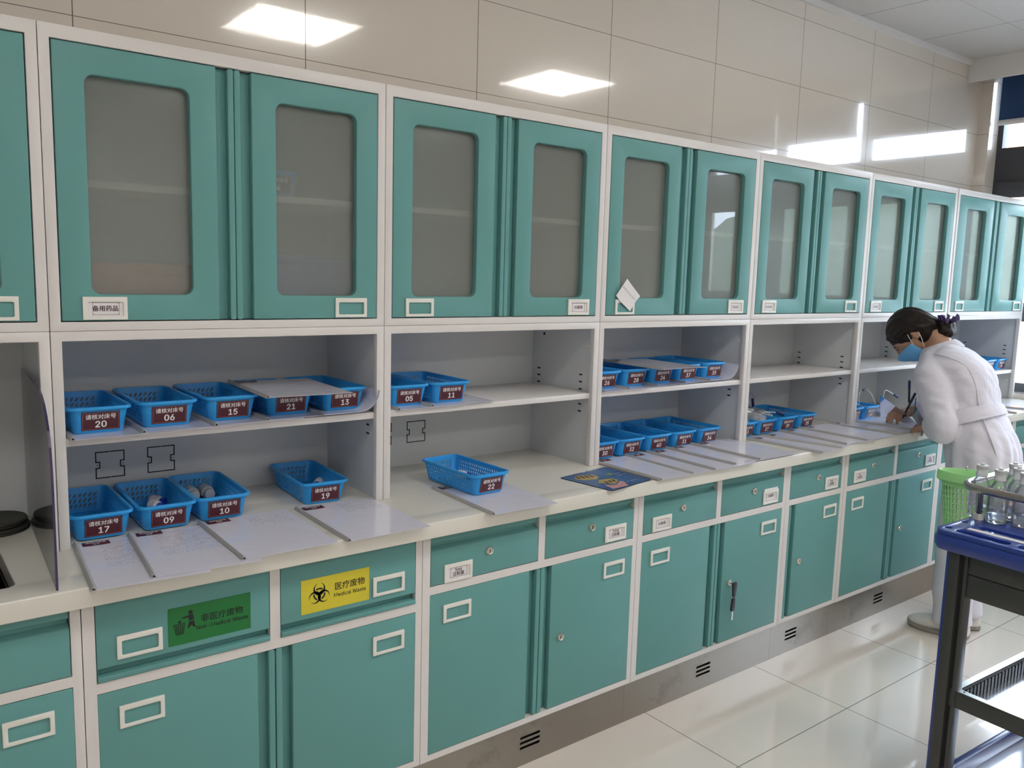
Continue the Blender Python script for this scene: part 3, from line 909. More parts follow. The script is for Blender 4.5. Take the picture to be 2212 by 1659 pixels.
# worktop with the sink cut-out
g = G()
g.xy([rect(-0.9, 4.915, -0.258, 0.3475), rr(-0.52, -0.105, -0.175, 0.205, 0.02)], 0.790, 0.832)
tag(g.build('worktop', M['counter'], bevel=0.003, seg=3), 'continuous cream stone worktop running along all the base cabinets', 'worktop')
t = thing('sink_bowl', 'dark sink bowl sunk in the cream worktop', 'sink', (-0.3125, 0.015, 0.64))
g = G()
rs = []
for k, z in ((1.0, 0.1495), (0.985, 0.08), (0.93, 0.0)):
    rs.append([(p[0] * k, p[1] * k, z) for p in rr(-0.206, 0.206, -0.189, 0.189, 0.02)])
for k, z in ((0.92, 0.004), (0.975, 0.08), (0.99, 0.1495)):
    rs.append([(p[0] * k, p[1] * k, z) for p in rr(-0.206, 0.206, -0.189, 0.189, 0.02)])
g.rings(rs); g.build('bowl', M['sink'], t)
g = G(); g.lathe([(0.0, 0.0045), (0.03, 0.0045), (0.034, 0.007), (0.038, 0.0045)], (0, 0, 0), 20); g.build('drain', M['chrome'], t)

# stack of dark discs
for k, (dx, dy, r) in enumerate(((0, 0, 0.076), (0.004, -0.003, 0.073), (-0.003, 0.002, 0.072), (0.002, 0.0, 0.070))):
    g = G(); g.lathe([(r * 0.97, 0), (r, 0.0025), (r * 0.97, 0.0062), (r * 0.85, 0.0064), (r * 0.82, 0.0052), (0.001, 0.0052)], (0, 0, 0), 40)
    tag(link('disc', g.mesh('disc'), M['disc'], None, (-0.098 + dx, 0.248 + dy, 0.8325 + k * 0.0068)),
        'dark round disc beside the sink, ' + ('lowest', 'second lowest', 'second from the top', 'topmost')[k] + ' of its stack', 'disc', 'dark discs stacked by the sink')

# clear acrylic splash guard
t = thing('splash_guard', 'clear acrylic splash guard with violet edge standing beside the sink', 'splash guard', (-0.045, -0.245, 0.8325), math.radians(-3.0))
# outline in (depth, height)
curve = [(0.56, 0.372), (0.30, 0.372), (0.20, 0.371), (0.131, 0.364), (0.09, 0.351), (0.057, 0.332), (0.03, 0.307), (0.013, 0.278), (0.004, 0.24), (0.0, 0.19), (0.0, 0.0)]
lp = [(0.0, 0.0), (0.56, 0.0)] + curve[:-1]
g = G(); g.yz([lp], -0.0015, 0.0015); g.build('panel', M['acrylic'], t, smooth=False)
g = G(); rs = []
for i, (a, b_) in enumerate(curve):
    rs.append([(-0.0021, a - 0.0018, b_ + 0.0005), (0.0021, a - 0.0018, b_ + 0.0005), (0.0021, a + 0.0012, b_ - 0.0005), (-0.0021, a + 0.0012, b_ - 0.0005)])
g.rings(rs[1:]); g.build('edge', M['purple_edge'], t, smooth=False)

# ------------------------------------------------------------------ blue baskets
BH = 0.060


def basket_mesh():
    g = G()
    th = 0.0022
    # outlines: bottom and top (local, front is -y, origin at the centre of the base)
    def hw(z): return 0.0525 + 0.0095 * z / BH
    def hl(z): return 0.122 + 0.0105 * z / BH
    def perfor(p00, p10, p11, p01, nx, nz, hole, m):
        """perforated wall p(u, v); margins m = (u0, u1, v0, v1)"""
        p00, p10, p11, p01 = [Vector(p) for p in (p00, p10, p11, p01)]
        def P(u, v): return (p00 * (1 - u) + p10 * u) * (1 - v) + (p01 * (1 - u) + p11 * u) * v
        us = [0.0] + [m[0] + (m[1] - m[0]) * i / nx for i in range(nx + 1)] + [1.0]
        vs = [0.0] + [m[2] + (m[3] - m[2]) * i / nz for i in range(nz + 1)] + [1.0]
        for i in range(len(us) - 1):
            for j in range(len(vs) - 1):
                a, b_, c, d = us[i], us[i + 1], vs[j], vs[j + 1]
                q = [P(a, c), P(b_, c), P(b_, d), P(a, d)]
                if i in (0, nx + 1) or j in (0, nz + 1):
                    g.add(q, [(0, 1, 2, 3)])
                else:
                    ins = [P(a + (b_ - a) * x, c + (d - c) * y) for x, y in hole]
                    g.add(q + ins, [(0, 4, 5)[::1], (0, 1, 6, 5), (1, 6, 7), (1, 2, 8, 7), (2, 8, 9), (2, 3, 10, 9), (3, 10, 11), (3, 0, 4, 11)])
    # slanted slot, 8 points: two per corner, starting left of bottom-left
    slot = [(0.14, 0.26), (0.22, 0.12), (0.42, 0.14), (0.60, 0.30), (0.86, 0.74), (0.78, 0.88), (0.58, 0.86), (0.40, 0.70)]
    slot = [(0.10, 0.24), (0.20, 0.12), (0.40, 0.12), (0.56, 0.26), (0.90, 0.76), (0.80, 0.88), (0.60, 0.88), (0.44, 0.74)]
    oval = [(0.16, 0.22), (0.30, 0.10), (0.70, 0.10), (0.84, 0.22), (0.84, 0.78), (0.70, 0.90), (0.30, 0.90), (0.16, 0.78)]
    c = 0.016
    z0 = 0.004
    b, tp = (hw(0), hl(0)), (hw(BH), hl(BH))
    def wall(a0, b0, nx, nz, hole, m):
        # a0, b0: functions of (w, l) giving the two ends of the flat section
        perfor(a0(*b, z0), b0(*b, z0), b0(*tp, BH), a0(*tp, BH), nx, nz, hole, m)
    wall(lambda w, l, z: (-w + c, -l, z), lambda w, l, z: (w - c, -l, z), 7, 3, slot, (0.02, 0.98, 0.12, 0.80))
    wall(lambda w, l, z: (w - c, l, z), lambda w, l, z: (-w + c, l, z), 7, 3, [(1 - x, y) for x, y in (slot[3], slot[2], slot[1], slot[0], slot[7], slot[6], slot[5], slot[4])], (0.02, 0.98, 0.12, 0.80))
    wall(lambda w, l, z: (w, -l + c, z), lambda w, l, z: (w, l - c, z), 20, 4, slot, (0.02, 0.98, 0.08, 0.84))
    wall(lambda w, l, z: (-w, l - c, z), lambda w, l, z: (-w, -l + c, z), 20, 4, slot, (0.02, 0.98, 0.08, 0.84))
    for sx, sy, a0 in ((1, 1, 0), (-1, 1, 90), (-1, -1, 180), (1, -1, 270)):
        r0, r1 = [], []
        for i in range(6):
            a = math.radians(a0 + 18 * i)
            r0.append((sx * (b[0] - c) + c * math.cos(a), sy * (b[1] - c) + c * math.sin(a), z0))
            r1.append((sx * (tp[0] - c) + c * math.cos(a), sy * (tp[1] - c) + c * math.sin(a), BH))
        for i in range(5):
            g.add([r0[i], r0[i + 1], r1[i + 1], r1[i]], [(0, 1, 2, 3)])
    # floor
    k = 0.955
    perfor((-b[0] + c, -b[1] + c, 0.0), (b[0] - c, -b[1] + c, 0.0), (b[0] - c, b[1] - c, 0.0), (-b[0] + c, b[1] - c, 0.0), 5, 16, oval, (0.05, 0.95, 0.03, 0.97))
    o1 = rr(-b[0] + c, b[0] - c, -b[1] + c, b[1] - c, 1e-5, 5)
    o2 = rr(-b[0], b[0], -b[1], b[1], c, 5)
    o3 = rr(-b[0] + 0.003, b[0] - 0.003, -b[1] + 0.003, b[1] - 0.003, c - 0.003, 5)
    n = len(o1)
    g.rings([[(p[0], p[1], 0.0) for p in o1], [(p[0], p[1], 0.0) for p in o3], [(p[0], p[1], z0) for p in o2]], cap=False)
    me = g.mesh('sheet', merge=0.0002, normals=True)
    o = D.objects.new('tmp', me); COL.objects.link(o)
    md = o.modifiers.new('s', 'SOLIDIFY'); md.thickness = 0.0016; md.offset = -1
    bpy.context.view_layer.update()
    m2 = D.meshes.new_from_object(o.evaluated_get(bpy.context.evaluated_depsgraph_get()))
    D.objects.remove(o); D.meshes.remove(me)
    g2 = G()
    g2.v = [tuple(v.co) for v in m2.vertices]; g2.f = [tuple(p.vertices) for p in m2.polygons]
    D.meshes.remove(m2)
    # rolled rim
    rs = []
    for dx, dz in ((-0.0008, -0.0005), (-0.0002, 0.0016), (0.003, 0.0022), (0.0062, 0.0012), (0.0070, -0.0012), (0.0066, -0.0050), (0.0052, -0.0050), (0.0050, -0.0016), (0.0020, -0.0010)):
        rs.append([(p[0], p[1], BH + dz) for p in rr(-tp[0] - dx, tp[0] + dx, -tp[1] - dx, tp[1] + dx, c + dx, 6)])
    rs.append(rs[0])
    g2.rings(rs, cap=False)
    return g2.mesh('basket_body', normals=False)


BASKET = basket_mesh()
TAPER = math.atan2(0.0105, BH)
g = G(); g.box(-0.0395, 0.0395, -0.0007, 0.0, -0.021, 0.021)
LABEL = g.mesh('bed_label')
g = G()
_o = rr(-0.0375, 0.0375, -0.0192, 0.0192, 0.0035, 4); _i = rr(-0.0371, 0.0371, -0.0188, 0.0188, 0.0031, 4)
g.xz([_o, _i], -0.0002, 0.0)
BORDER = g.mesh('border_line')
WORDS = {'20': 'twenty', '06': 'zero-six', '15': 'fifteen', '21': 'twenty-one', '13': 'thirteen', '17': 'seventeen', '09': 'zero-nine', '10': 'ten', '19': 'nineteen', '05': 'zero-five', '11': 'eleven', '22': 'twenty-two',
         '26': 'twenty-six', '28': 'twenty-eight', '24': 'twenty-four', '37': 'thirty-seven', '35': 'thirty-five', '30': 'thirty', '32': 'thirty-two', '40': 'forty', '31': 'thirty-one', '34': 'thirty-four',
         '33': 'thirty-three', '27': 'twenty-seven', '39': 'thirty-nine', '25': 'twenty-five', '43': 'forty-three', '42': 'forty-two', '04': 'zero-four', '36': 'thirty-six', '38': 'thirty-eight'}


def basket(num, xf, yf, z, rz=0.0, where='', dl=0.002):
    """xf, yf: middle of the front bottom edge"""
    a = math.radians(rz)
    cx = xf - math.sin(a) * 0.122; cy = yf + math.cos(a) * 0.122
    t = thing('storage_basket', 'blue slotted plastic basket with maroon label ' + WORDS[num] + ' ' + where, 'basket', (cx, cy, z), a, 'blue bed-number baskets')
    link('basket_body', BASKET, M['blue'], t)
    zc = 0.0285
    yl = -0.122 - 0.0105 * zc / BH - 0.0008
    lb = link('bed_label', LABEL, M['maroon'], t, (dl, yl, zc), (TAPER, 0, 0))
    text_on(lb, [('请核对床号', 0.0128, 0.0, 0.0095, 0.014), (num, 0.0200, 0.0, -0.0072, 0.034)], M['white_ink'], at=(0, -0.0011, 0))
    link('border_line', BORDER, M['pink_line'], lb, (0, -0.0007, 0))
    return t


ZT = 0.832
ZS = 0.832 + 0.246
step = 0.0016


def shelf_z(k): return ZS + 0.0022 + step * k
# upper shelf, first bay
for k, (n, x, y, r) in enumerate((('20', 0.097, 0.040, 0), ('06', 0.247, 0.045, 0), ('15', 0.398, 0.046, 0.5), ('21', 0.549, 0.045, 0), ('13', 0.699, 0.040, 0.5))):
    basket(n, x, y, shelf_z(k), r, 'on the shelf under the spare medicine cabinet')
for n, x, y, r in (('17', 0.095, 0.0405, 0), ('09', 0.238, 0.0395, -1.0), ('10', 0.373, 0.046, -1.5)):
    basket(n, x, y, ZT + 0.0028, r, 'on the worktop behind folders')
basket('19', 0.648, 0.052, ZT + 0.0006, -3.5, 'askew on the worktop')
basket('05', 0.906, 0.052, shelf_z(0), 0, 'by the post on the nearly empty shelf')
basket('11', 1.046, 0.046, shelf_z(1), -1.0, 'on the nearly empty shelf')
basket('22', 1.083, -0.112, ZT + 0.0030, 2.0, 'alone on its folder out on the worktop')
for k, (n, x, y) in enumerate((('26', 1.690, 0.054), ('28', 1.832, 0.054), ('24', 1.970, 0.054), ('37', 2.109, 0.054), ('35', 2.262, 0.056))):
    basket(n, x, y, shelf_z(k), 0, 'on the shelf of the two-row bay')
for n, x, y in (('30', 1.690, 0.050), ('32', 1.822, 0.050), ('40', 1.965, 0.052), ('31', 2.103, 0.050), ('34', 2.246, 0.048)):
    basket(n, x, y, ZT + 0.0030, 0, 'on the worktop of the two-row bay')
for n, x, y in (('33', 2.478, 0.047), ('27', 2.615, 0.050), ('39', 2.766, 0.053), ('25', 2.905, 0.050)):
    basket(n, x, y, ZT + 0.0030, 0, 'in the bay of infusion bags')
for n, x, y in (('43', 3.275, 0.040), ('42', 3.405, 0.036)):
    basket(n, x, y, ZT + 0.0030, 0, 'on the worktop before the writing nurse')
basket('04', 0.520, 0.062, 1.3138 + 0.3256, 0, 'blurred behind frosted glass')
basket('38', 4.668, 0.052, ZS - 0.079 + 0.0006, 0, 'behind the back of the nurse')
basket('36', 4.812, 0.050, ZS - 0.079 + 0.0006, 0, 'at the window end behind the nurse')

# ------------------------------------------------------------------ report folders
FL, FW = 0.318, 0.222


def folder_mesh(curl, seed):
    g = G(); nx, ny = 22, 20
    def P(u, v, top):
        x, y = 0.006 + (FW - 0.006) * u, FL * v
        z = 0.0006 + 0.0003 * math.sin(5 * u + seed) * math.sin(7 * v + seed * 2)
        if curl and x > 0.110:
            a = (x - 0.110) / 0.072; a = min(a, 1.5)
            z += 0.058 * (1 - math.cos(a)); x = 0.110 + 0.058 * math.sin(a)
        return (x, y, z + (0.0008 if top else 0.0))
    vs = [P(i / nx, j / ny, t) for t in (0, 1) for i in range(nx + 1) for j in range(ny + 1)]
    n = (nx + 1) * (ny + 1); I = lambda i, j, t: t * n + i * (ny + 1) + j
    fs = []
    for i in range(nx):
        for j in range(ny):
            fs.append((I(i, j, 1), I(i + 1, j, 1), I(i + 1, j + 1, 1), I(i, j + 1, 1)))
            fs.append((I(i, j, 0), I(i, j + 1, 0), I(i + 1, j + 1, 0), I(i + 1, j, 0)))
    for i in range(nx):
        fs += [(I(i, 0, 0), I(i + 1, 0, 0), I(i + 1, 0, 1), I(i, 0, 1)), (I(i, ny, 1), I(i + 1, ny, 1), I(i + 1, ny, 0), I(i, ny, 0))]
    for j in range(ny):
        fs += [(I(0, j, 1), I(0, j + 1, 1), I(0, j + 1, 0), I(0, j, 0)), (I(nx, j, 0), I(nx, j + 1, 0), I(nx, j + 1, 1), I(nx, j, 1))]
    g.add(vs, fs)
    return g.mesh('cover', normals=True)


def spine_mesh():
    g = G()
    o = [(0.0, 0.0), (0.0125, 0.0), (0.0125, 0.0012), (0.0068, 0.0082), (0.0055, 0.0085), (0.0042, 0.0078)]
    i = [(0.0022, 0.0012), (0.0102, 0.0012), (0.0060, 0.0066), (0.0052, 0.0066)]
    g.prism([o, i], lambda u, v, d: (u - 0.004, d, v), 0.0, FL)
    return g.mesh('spine_bar', bevel=0.0004, angle=50, seg=1)


SPINE = spine_mesh()
_cov = {}
g = G(); g.box(0, 0.056, 0, 0.026, 0, 0.0004)
FTAG = g.mesh('name_tag')


def folder(xs, yfront, z, rz=0.0, num=None, style='chart_blank', curl=False, seed=0, where='', tilt=0.0):
    """xs, yfront: front end of the spine"""
    t = thing('report_folder', where, 'folder', (xs, yfront, z), math.radians(rz), 'report folders with grey spine bars')
    if tilt: t.rotation_euler[0] = math.radians(tilt)
    key = (curl, seed, style)
    if key not in _cov: _cov[key] = folder_mesh(curl, seed)
    link('cover', _cov[key], M[style], t)
    link('spine_bar', SPINE, M['spine'], t)
    if num:
        tg = link('name_tag', FTAG, M['maroon'], t, (0.014, FL - 0.031, 0.0024))
        text_on(tg, [('请核对床号', 0.0085, 0.028, 0.0175, 0.012), (num, 0.0115, 0.028, 0.0068, 0.03)], M['white_ink'], stand=False, at=(0, 0, 0.0006))
    return t


z0 = ZT + 0.0004
def inf(w): return 'grey-spined clear report folder lying in front of basket ' + w
for k, (n, x, y, r, st) in enumerate((('17', 0.009, -0.287, -4.5, 'chart'), ('09', 0.121, -0.281, -5.0, 'chart'), ('10', 0.306, -0.280, -0.7, 'chart_hand'))):
    folder(x, y, z0 + step * k, r, n, st, seed=k, where=inf(WORDS[n]) + ' on the worktop edge')
folder(0.554, -0.281, z0, -1.0, '19', 'chart_hand', seed=4, where=inf('nineteen') + ' beside the shelf post')
folder(0.967, -0.287, z0, -2.2, '22', 'chart_blank', seed=2, where='grey-spined clear report folder with basket twenty-two standing on it')
for k, (n, x, y, r) in enumerate((('30', 1.630, -0.270, 0), ('32', 1.785, -0.266, -2.4), ('40', 1.893, -0.269, -2.2), ('31', 2.011, -0.262, -0.8), ('34', 2.144, -0.264, -1.6))):
    folder(x, y, z0 + 0.0018 * (k == 0) + step * k, r, n, 'chart_blank', seed=k % 3, where=inf(WORDS[n]))
for k, (n, x, y, r) in enumerate((('33', 2.482, -0.296, 5.0), ('27', 2.628, -0.288, 13.0), ('39', 2.701, -0.262, -3.5), ('25', 2.848, -0.264, -1.4))):
    folder(x, y, z0 + step * k, r, n, 'chart_blank', seed=(k + 1) % 3, where=inf(WORDS[n]))
for k, (n, x, y, r) in enumerate((('43', 3.150, -0.259, 12.0), ('42', 3.298, -0.245, 9.0))):
    folder(x, y, z0 + step * k, r, n, 'chart_blank', seed=k, where='grey-spined clear report folder under the hands of the nurse, ' + ('lower' if k == 0 else 'upper') + ' of two')
for k, (x, y, r) in enumerate(((4.28, -0.262, 8.0), (4.46, -0.250, 14.0))):
    folder(x, y, z0 + step * k, r, None, 'chart_blank', seed=k, where='grey-spined clear report folder behind the nurse at the window end, ' + ('lower' if k == 0 else 'upper') + ' of two')
# on the shelves, under the baskets
zs = ZS + 0.0004
for k, (x, y, c, n) in enumerate(((0.030, -0.018, 0, 'twenty'), (0.177, -0.013, 0, 'zero-six'), (0.341, -0.010, 0, 'fifteen'), (0.470, -0.004, 0, 'twenty-one'), (0.615, -0.009, 1, 'thirteen'))):
    folder(x, y, zs + step * k, 0, None, 'chart_blank', bool(c), k % 3, 'grey-spined report folder on the shelf under basket ' + n)
for k, (x, y, n) in enumerate(((0.846, 0.000, 'zero-five'), (0.957, 0.002, 'eleven'))):
    folder(x, y, zs + step * k, 0, None, 'chart_blank', False, k % 3, 'grey-spined report folder on the shelf under basket ' + n)
for k, (x, y, c, n) in enumerate(((1.633, 0.002, 0, 'twenty-six'), (1.757, 0.008, 0, 'twenty-eight'), (1.900, 0.012, 0, 'twenty-four'), (2.052, 0.012, 0, 'thirty-seven'), (2.194, 0.012, 1, 'thirty-five'))):
    folder(x, y, zs + step * k, 0, None, 'chart_blank', bool(c), k % 3, 'grey-spined report folder on the shelf under basket ' + n)
folder(0.446, -0.066, shelf_z(4) + BH + 0.0026, -3.0, '21', 'chart_blank', False, 1, 'grey-spined report folder laid across the top of basket twenty-one')
folder(1.850, -0.058, shelf_z(4) + BH + 0.0026, -2.0, '24', 'chart_blank', False, 2, 'grey-spined report folder laid across the top of basket twenty-four')

# ------------------------------------------------------------------ basket contents
def vial_parts(cap, r=0.0135, L=0.042):
    a = G().lathe([(r * 0.9, 0), (r, 0.002), (r, L * 0.66), (r * 0.62, L * 0.80), (r * 0.62, L * 0.86)], n=20).mesh('vial_body', bevel=0)
    c = G().lathe([(r * 0.70, L * 0.86), (r * 0.78, L * 0.87), (r * 0.78, L * 1.08), (r * 0.66, L * 1.10), (0.0, L * 1.10)], n=20).mesh('vial_cap')
    b_ = G().lathe([(r + 0.0003, L * 0.14), (r + 0.0003, L * 0.58)], n=20).mesh('vial_label')
    return a, b_, c
VA = vial_parts(0)
VB = vial_parts(0, 0.017, 0.050)


def vial(x, y, z, az, label, cap='vial_cap', big=False, rest=None):
    """a vial lying on its side, neck towards azimuth az"""
    a, b_, c = VB if big else VA
    r = 0.017 if big else 0.0135
    t = thing('medicine_vial', label, 'vial', (x, y, z + r + 0.0003), 0, 'medicine vials lying in the baskets')
    t.rotation_euler = (PI / 2, 0, math.radians(az) + PI / 2)
    link('vial_body', a, M['vial'], t)
    if not big: link('vial_label', b_, M['card'], t)
    link('vial_cap', c, M[cap], t)


zi = ZT + 0.0030 + 0.0020
vial(0.361, 0.278, zi, -92, 'white vial in basket ten, next to the basket wall', 'grey_cap', True)
vial(0.399, 0.277, zi, -90, 'white vial in basket ten, beside its twin', 'grey_cap', True)
vial(0.246, 0.215, zi, -72, 'small white vial with blue cap near the front of basket zero-nine')
vial(0.258, 0.258, zi, -62, 'small white vial with blue cap behind the other in basket zero-nine')
vial(0.712, 0.215, ZT + 0.0028, -128, 'small white vial lying in basket nineteen', 'grey_cap')
vial(1.100, 0.075, ZT + 0.0052, -72, 'white vial with bright blue cap in basket twenty-two')
vial(0.250, 0.205, shelf_z(1) + 0.0022, -95, 'white vial on the floor of basket zero-six by the back wall', 'grey_cap')
vial(0.287, 0.200, shelf_z(1) + 0.0022, -85, 'white vial on the floor of basket zero-six away from its twin', 'grey_cap')
def slip(x, y, z, w, d, rz, label):
    g = G(); g.box(-w / 2, w / 2, -d / 2, d / 2, 0, 0.0012)
    tag(link('paper_slip', g.mesh('paper_slip'), M['card'], None, (x, y, z), (0, 0, math.radians(rz))), label, 'paper')
slip(0.083, 0.190, zi + 0.0004, 0.066, 0.03, 4, 'white paper slip on the floor of basket seventeen')
slip(0.210, 0.205, zi + 0.0004, 0.042, 0.06, 12, 'white paper slip on the floor of basket zero-nine')


# crumpled infusion bags and tubing
def bag(x, y, z, sx, sy, sz, seed, label, rz=0):
    t = thing('infusion_bag', label, 'infusion bag', (x, y, z), math.radians(rz), 'clear infusion bags heaped in the baskets')
    rs = []
    for i in range(13):
        v = i / 12; ring = []
        for k in range(28):
            a = 2 * PI * k / 28; q = abs(math.cos(a)) ** 0.6 * math.copysign(1, math.cos(a)); w = abs(math.sin(a)) ** 0.8 * math.copysign(1, math.sin(a))
            f = math.sin(PI * (0.06 + 0.88 * v)) ** 0.45
            p = Vector((sx * q * (0.9 + 0.1 * f), sy * (2 * v - 1), sz * w * f))
            d = noise.noise((p.x * 45 + seed * 9, p.y * 45, p.z * 45)) * 0.010 + noise.noise((p.x * 120, p.y * 120 + seed, p.z * 90)) * 0.005
            ring.append((p.x + d * 0.5, p.y + d * 0.4, p.z + d + sz))
        rs.append(ring)
    G().rings(rs).build('bag_film', M['bag'], t)
    G().tube([(0, -sy, sz), (0, -sy - 0.018, sz + 0.003)], 0.006, 12).build('port', M['tube'], t)
bag(2.478, 0.150, ZT + 0.022, 0.038, 0.090, 0.034, 1, 'crumpled clear infusion bag heaped in basket thirty-three', 4)
bag(2.608, 0.155, ZT + 0.024, 0.040, 0.090, 0.034, 2, 'crumpled clear infusion bag filling basket twenty-seven', -5)
bag(2.565, 0.190, ZT + 0.066, 0.055, 0.075, 0.022, 3, 'crumpled clear infusion bag lying across baskets thirty-three and twenty-seven', 50)
bag(2.742, 0.195, ZT + 0.030, 0.036, 0.060, 0.024, 4, 'crumpled clear infusion bag standing in basket thirty-nine', 10)
bag(3.285, 0.165, ZT + 0.026, 0.036, 0.080, 0.026, 5, 'crumpled clear infusion bag in basket forty-three', 0)
bag(3.560, 0.110, ZT + 0.002, 0.045, 0.075, 0.020, 6, 'crumpled clear infusion bag on the worktop beyond basket forty-two', 20)


def spline(pts, n=8):
    pts = [Vector(p) for p in pts]; out = []
    for i in range(len(pts) - 1):
        p0 = pts[max(i - 1, 0)]; p1 = pts[i]; p2 = pts[i + 1]; p3 = pts[min(i + 2, len(pts) - 1)]
        for k in range(n):
            t = k / n
            out.append(0.5 * ((2 * p1) + (p2 - p0) * t + (2 * p0 - 5 * p1 + 4 * p2 - p3) * t * t + (3 * p1 - p0 - 3 * p2 + p3) * t ** 3))
    out.append(pts[-1])
    return out


def drip_line(pts, cap_at, cap_dir, label, rad=0.0022):
    o = Vector(pts[0])
    t = thing('infusion_tube', label, 'tubing', tuple(o), 0, 'white infusion tubes with navy caps')
    G().tube(spline([Vector(p) - o for p in pts]), rad, 8, True).build('tube', M['tube'], t)
    c = Vector(cap_at) - o; d = Vector(cap_dir).normalized() * 0.018
    G().tube([c - d, c - d * 0.9, c + d * 0.9, c + d], [0.0046, 0.0056, 0.0056, 0.0046], 14).build('clamp_cap', M['navy'], t)


drip_line([(2.78, 0.20, 0.875), (2.72, 0.22, 0.93), (2.70, 0.245, 0.972), (2.735, 0.255, 0.976), (2.79, 0.26, 0.966), (2.83, 0.268, 0.945)], (2.712, 0.250, 0.975), (1, 0.1, -0.05), 'white infusion tube with navy cap looping above basket thirty-nine')
drip_line([(2.74, 0.18, 0.885), (2.725, 0.19, 0.915), (2.722, 0.20, 0.935)], (2.723, 0.197, 0.938), (0.05, 0.2, 1), 'short upright infusion tube with navy cap in basket thirty-nine')
drip_line([(2.60, 0.11, 0.895), (2.66, 0.09, 0.915), (2.72, 0.08, 0.912), (2.74, 0.06, 0.905)], (2.735, 0.066, 0.908), (0.6, -0.5, -0.2), 'white infusion tube bent over the rims of baskets twenty-seven and thirty-nine')
drip_line([(3.29, 0.20, 0.90), (3.27, 0.16, 0.93), (3.30, 0.13, 0.955), (3.34, 0.12, 0.945), (3.35, 0.10, 0.915)], (3.30, 0.135, 0.957), (0.7, -0.4, -0.5), 'white infusion tube with navy cap rising behind basket forty-three')
drip_line([(3.27, 0.10, 0.90), (3.30, 0.09, 0.922), (3.34, 0.085, 0.915), (3.375, 0.08, 0.895)], (3.295, 0.09, 0.918), (1, 0.1, 0.5), 'white infusion tube with navy cap on the rim of basket forty-three')
drip_line([(3.42, 0.10, 0.895), (3.44, 0.115, 0.94), (3.49, 0.125, 0.958), (3.53, 0.11, 0.94), (3.55, 0.09, 0.885)], (3.497, 0.125, 0.955), (1, 0.1, 0.0), 'white infusion tube with navy cap arching beside basket forty-two')
drip_line([(3.56, 0.06, 0.875), (3.60, 0.08, 0.93), (3.66, 0.10, 0.945), (3.72, 0.08, 0.915)], (3.72, 0.08, 0.915), (0.7, -0.2, -0.4), 'white infusion tube arching over the worktop in front of the nurse')

# paper note in the card holder of the fourth cabinet
t = thing('paper_note', 'creased white paper note tucked slantwise into a card holder of the upper cabinet', 'note', (1.713, -0.006, 1.385))
g = G(); ring = [(-0.0065, -0.046), (0.038, 0.012), (0.062, -0.001), (0.0295, 0.0)]
shape = [(-0.058, 0.018), (-0.013, 0.072), (0.040, 0.026), (0.059, 0.014), (0.036, -0.004), (0.010, -0.048), (-0.030, 0.0)]
shape = [(-0.052, 0.016), (-0.005, 0.072), (0.022, 0.048), (0.062, 0.014), (0.045, 0.000), (0.016, -0.036), (-0.036, 0.0)]
vs = []
for side in (0.0, 0.0006):
    for (u, v) in shape: vs.append((u, -0.002 - 0.10 * max(0, v) * 0.25 + side, v))
n = len(shape)
vs += [(0.002, -0.0026, 0.014), (0.002, -0.0020, 0.014)]
g.add(vs, [(i, (i + 1) % n, 2 * n) for i in range(n)] + [(n + (i + 1) % n, n + i, 2 * n + 1) for i in range(n)] + [(i, n + i, n + (i + 1) % n, (i + 1) % n) for i in range(n)])
g.build('sheet', M['card'], t, smooth=False)
g = G()
for k, (u, v) in enumerate(((-0.022, 0.044), (-0.014, 0.038), (-0.006, 0.032), (0.002, 0.026), (0.011, 0.019), (0.020, 0.013), (0.029, 0.007))):
    g.tube(spline([(u, -0.0042, v), (u + 0.004, -0.0042, v + 0.003), (u + 0.002, -0.0042, v - 0.004), (u + 0.006, -0.0042, v - 0.003)], 4), 0.0004, 5)
g.build('handwriting', M['blue_badge'], t)

# keys in the lock
t = thing('key', 'black-headed key pushed into the lock of a teal base cabinet door', 'key', (2.0845, YB - 0.0082, 0.389))
g = G(); g.box(-0.0028, 0.0028, -0.014, 0.0, -0.001, 0.001); g.build('blade', M['chrome'], t)
g = G(); g.xz([[(-0.009, 0.006), (0.009, 0.006), (0.012, 0.000), (0.0085, -0.034), (0.004, -0.039), (-0.004, -0.037), (-0.007, -0.008)]], -0.020, -0.014); g.build('head', M['pen'], t, bevel=0.0015)
t.scale = (1.25, 1.0, 1.25)
t2 = thing('key', 'black-headed key hanging below the one in the lock, blade downwards', 'key', (2.088, YB - 0.026, 0.346))
t2.scale = (1.25, 1.0, 1.25)
g = G(); g.tube([(0.0, 0.0, 0.002 + 0.004 * 0), (0.006, 0.003, -0.006), (0.0, 0.006, -0.014), (-0.006, 0.003, -0.006), (0.0, 0.0, 0.002)], 0.0008, 6); g.build('ring', M['chrome'], t2)
g = G(); g.xz([[(-0.0065, -0.008), (0.006, -0.007), (0.0075, -0.036), (0.006, -0.044), (-0.004, -0.047), (-0.011, -0.043), (-0.010, -0.036)]], 0.0, 0.006); g.build('head', M['pen'], t2, bevel=0.0015)
g = G(); g.box(-0.0036, 0.0004, 0.002, 0.0038, -0.072, -0.046); g.build('blade', M['chrome'], t2)

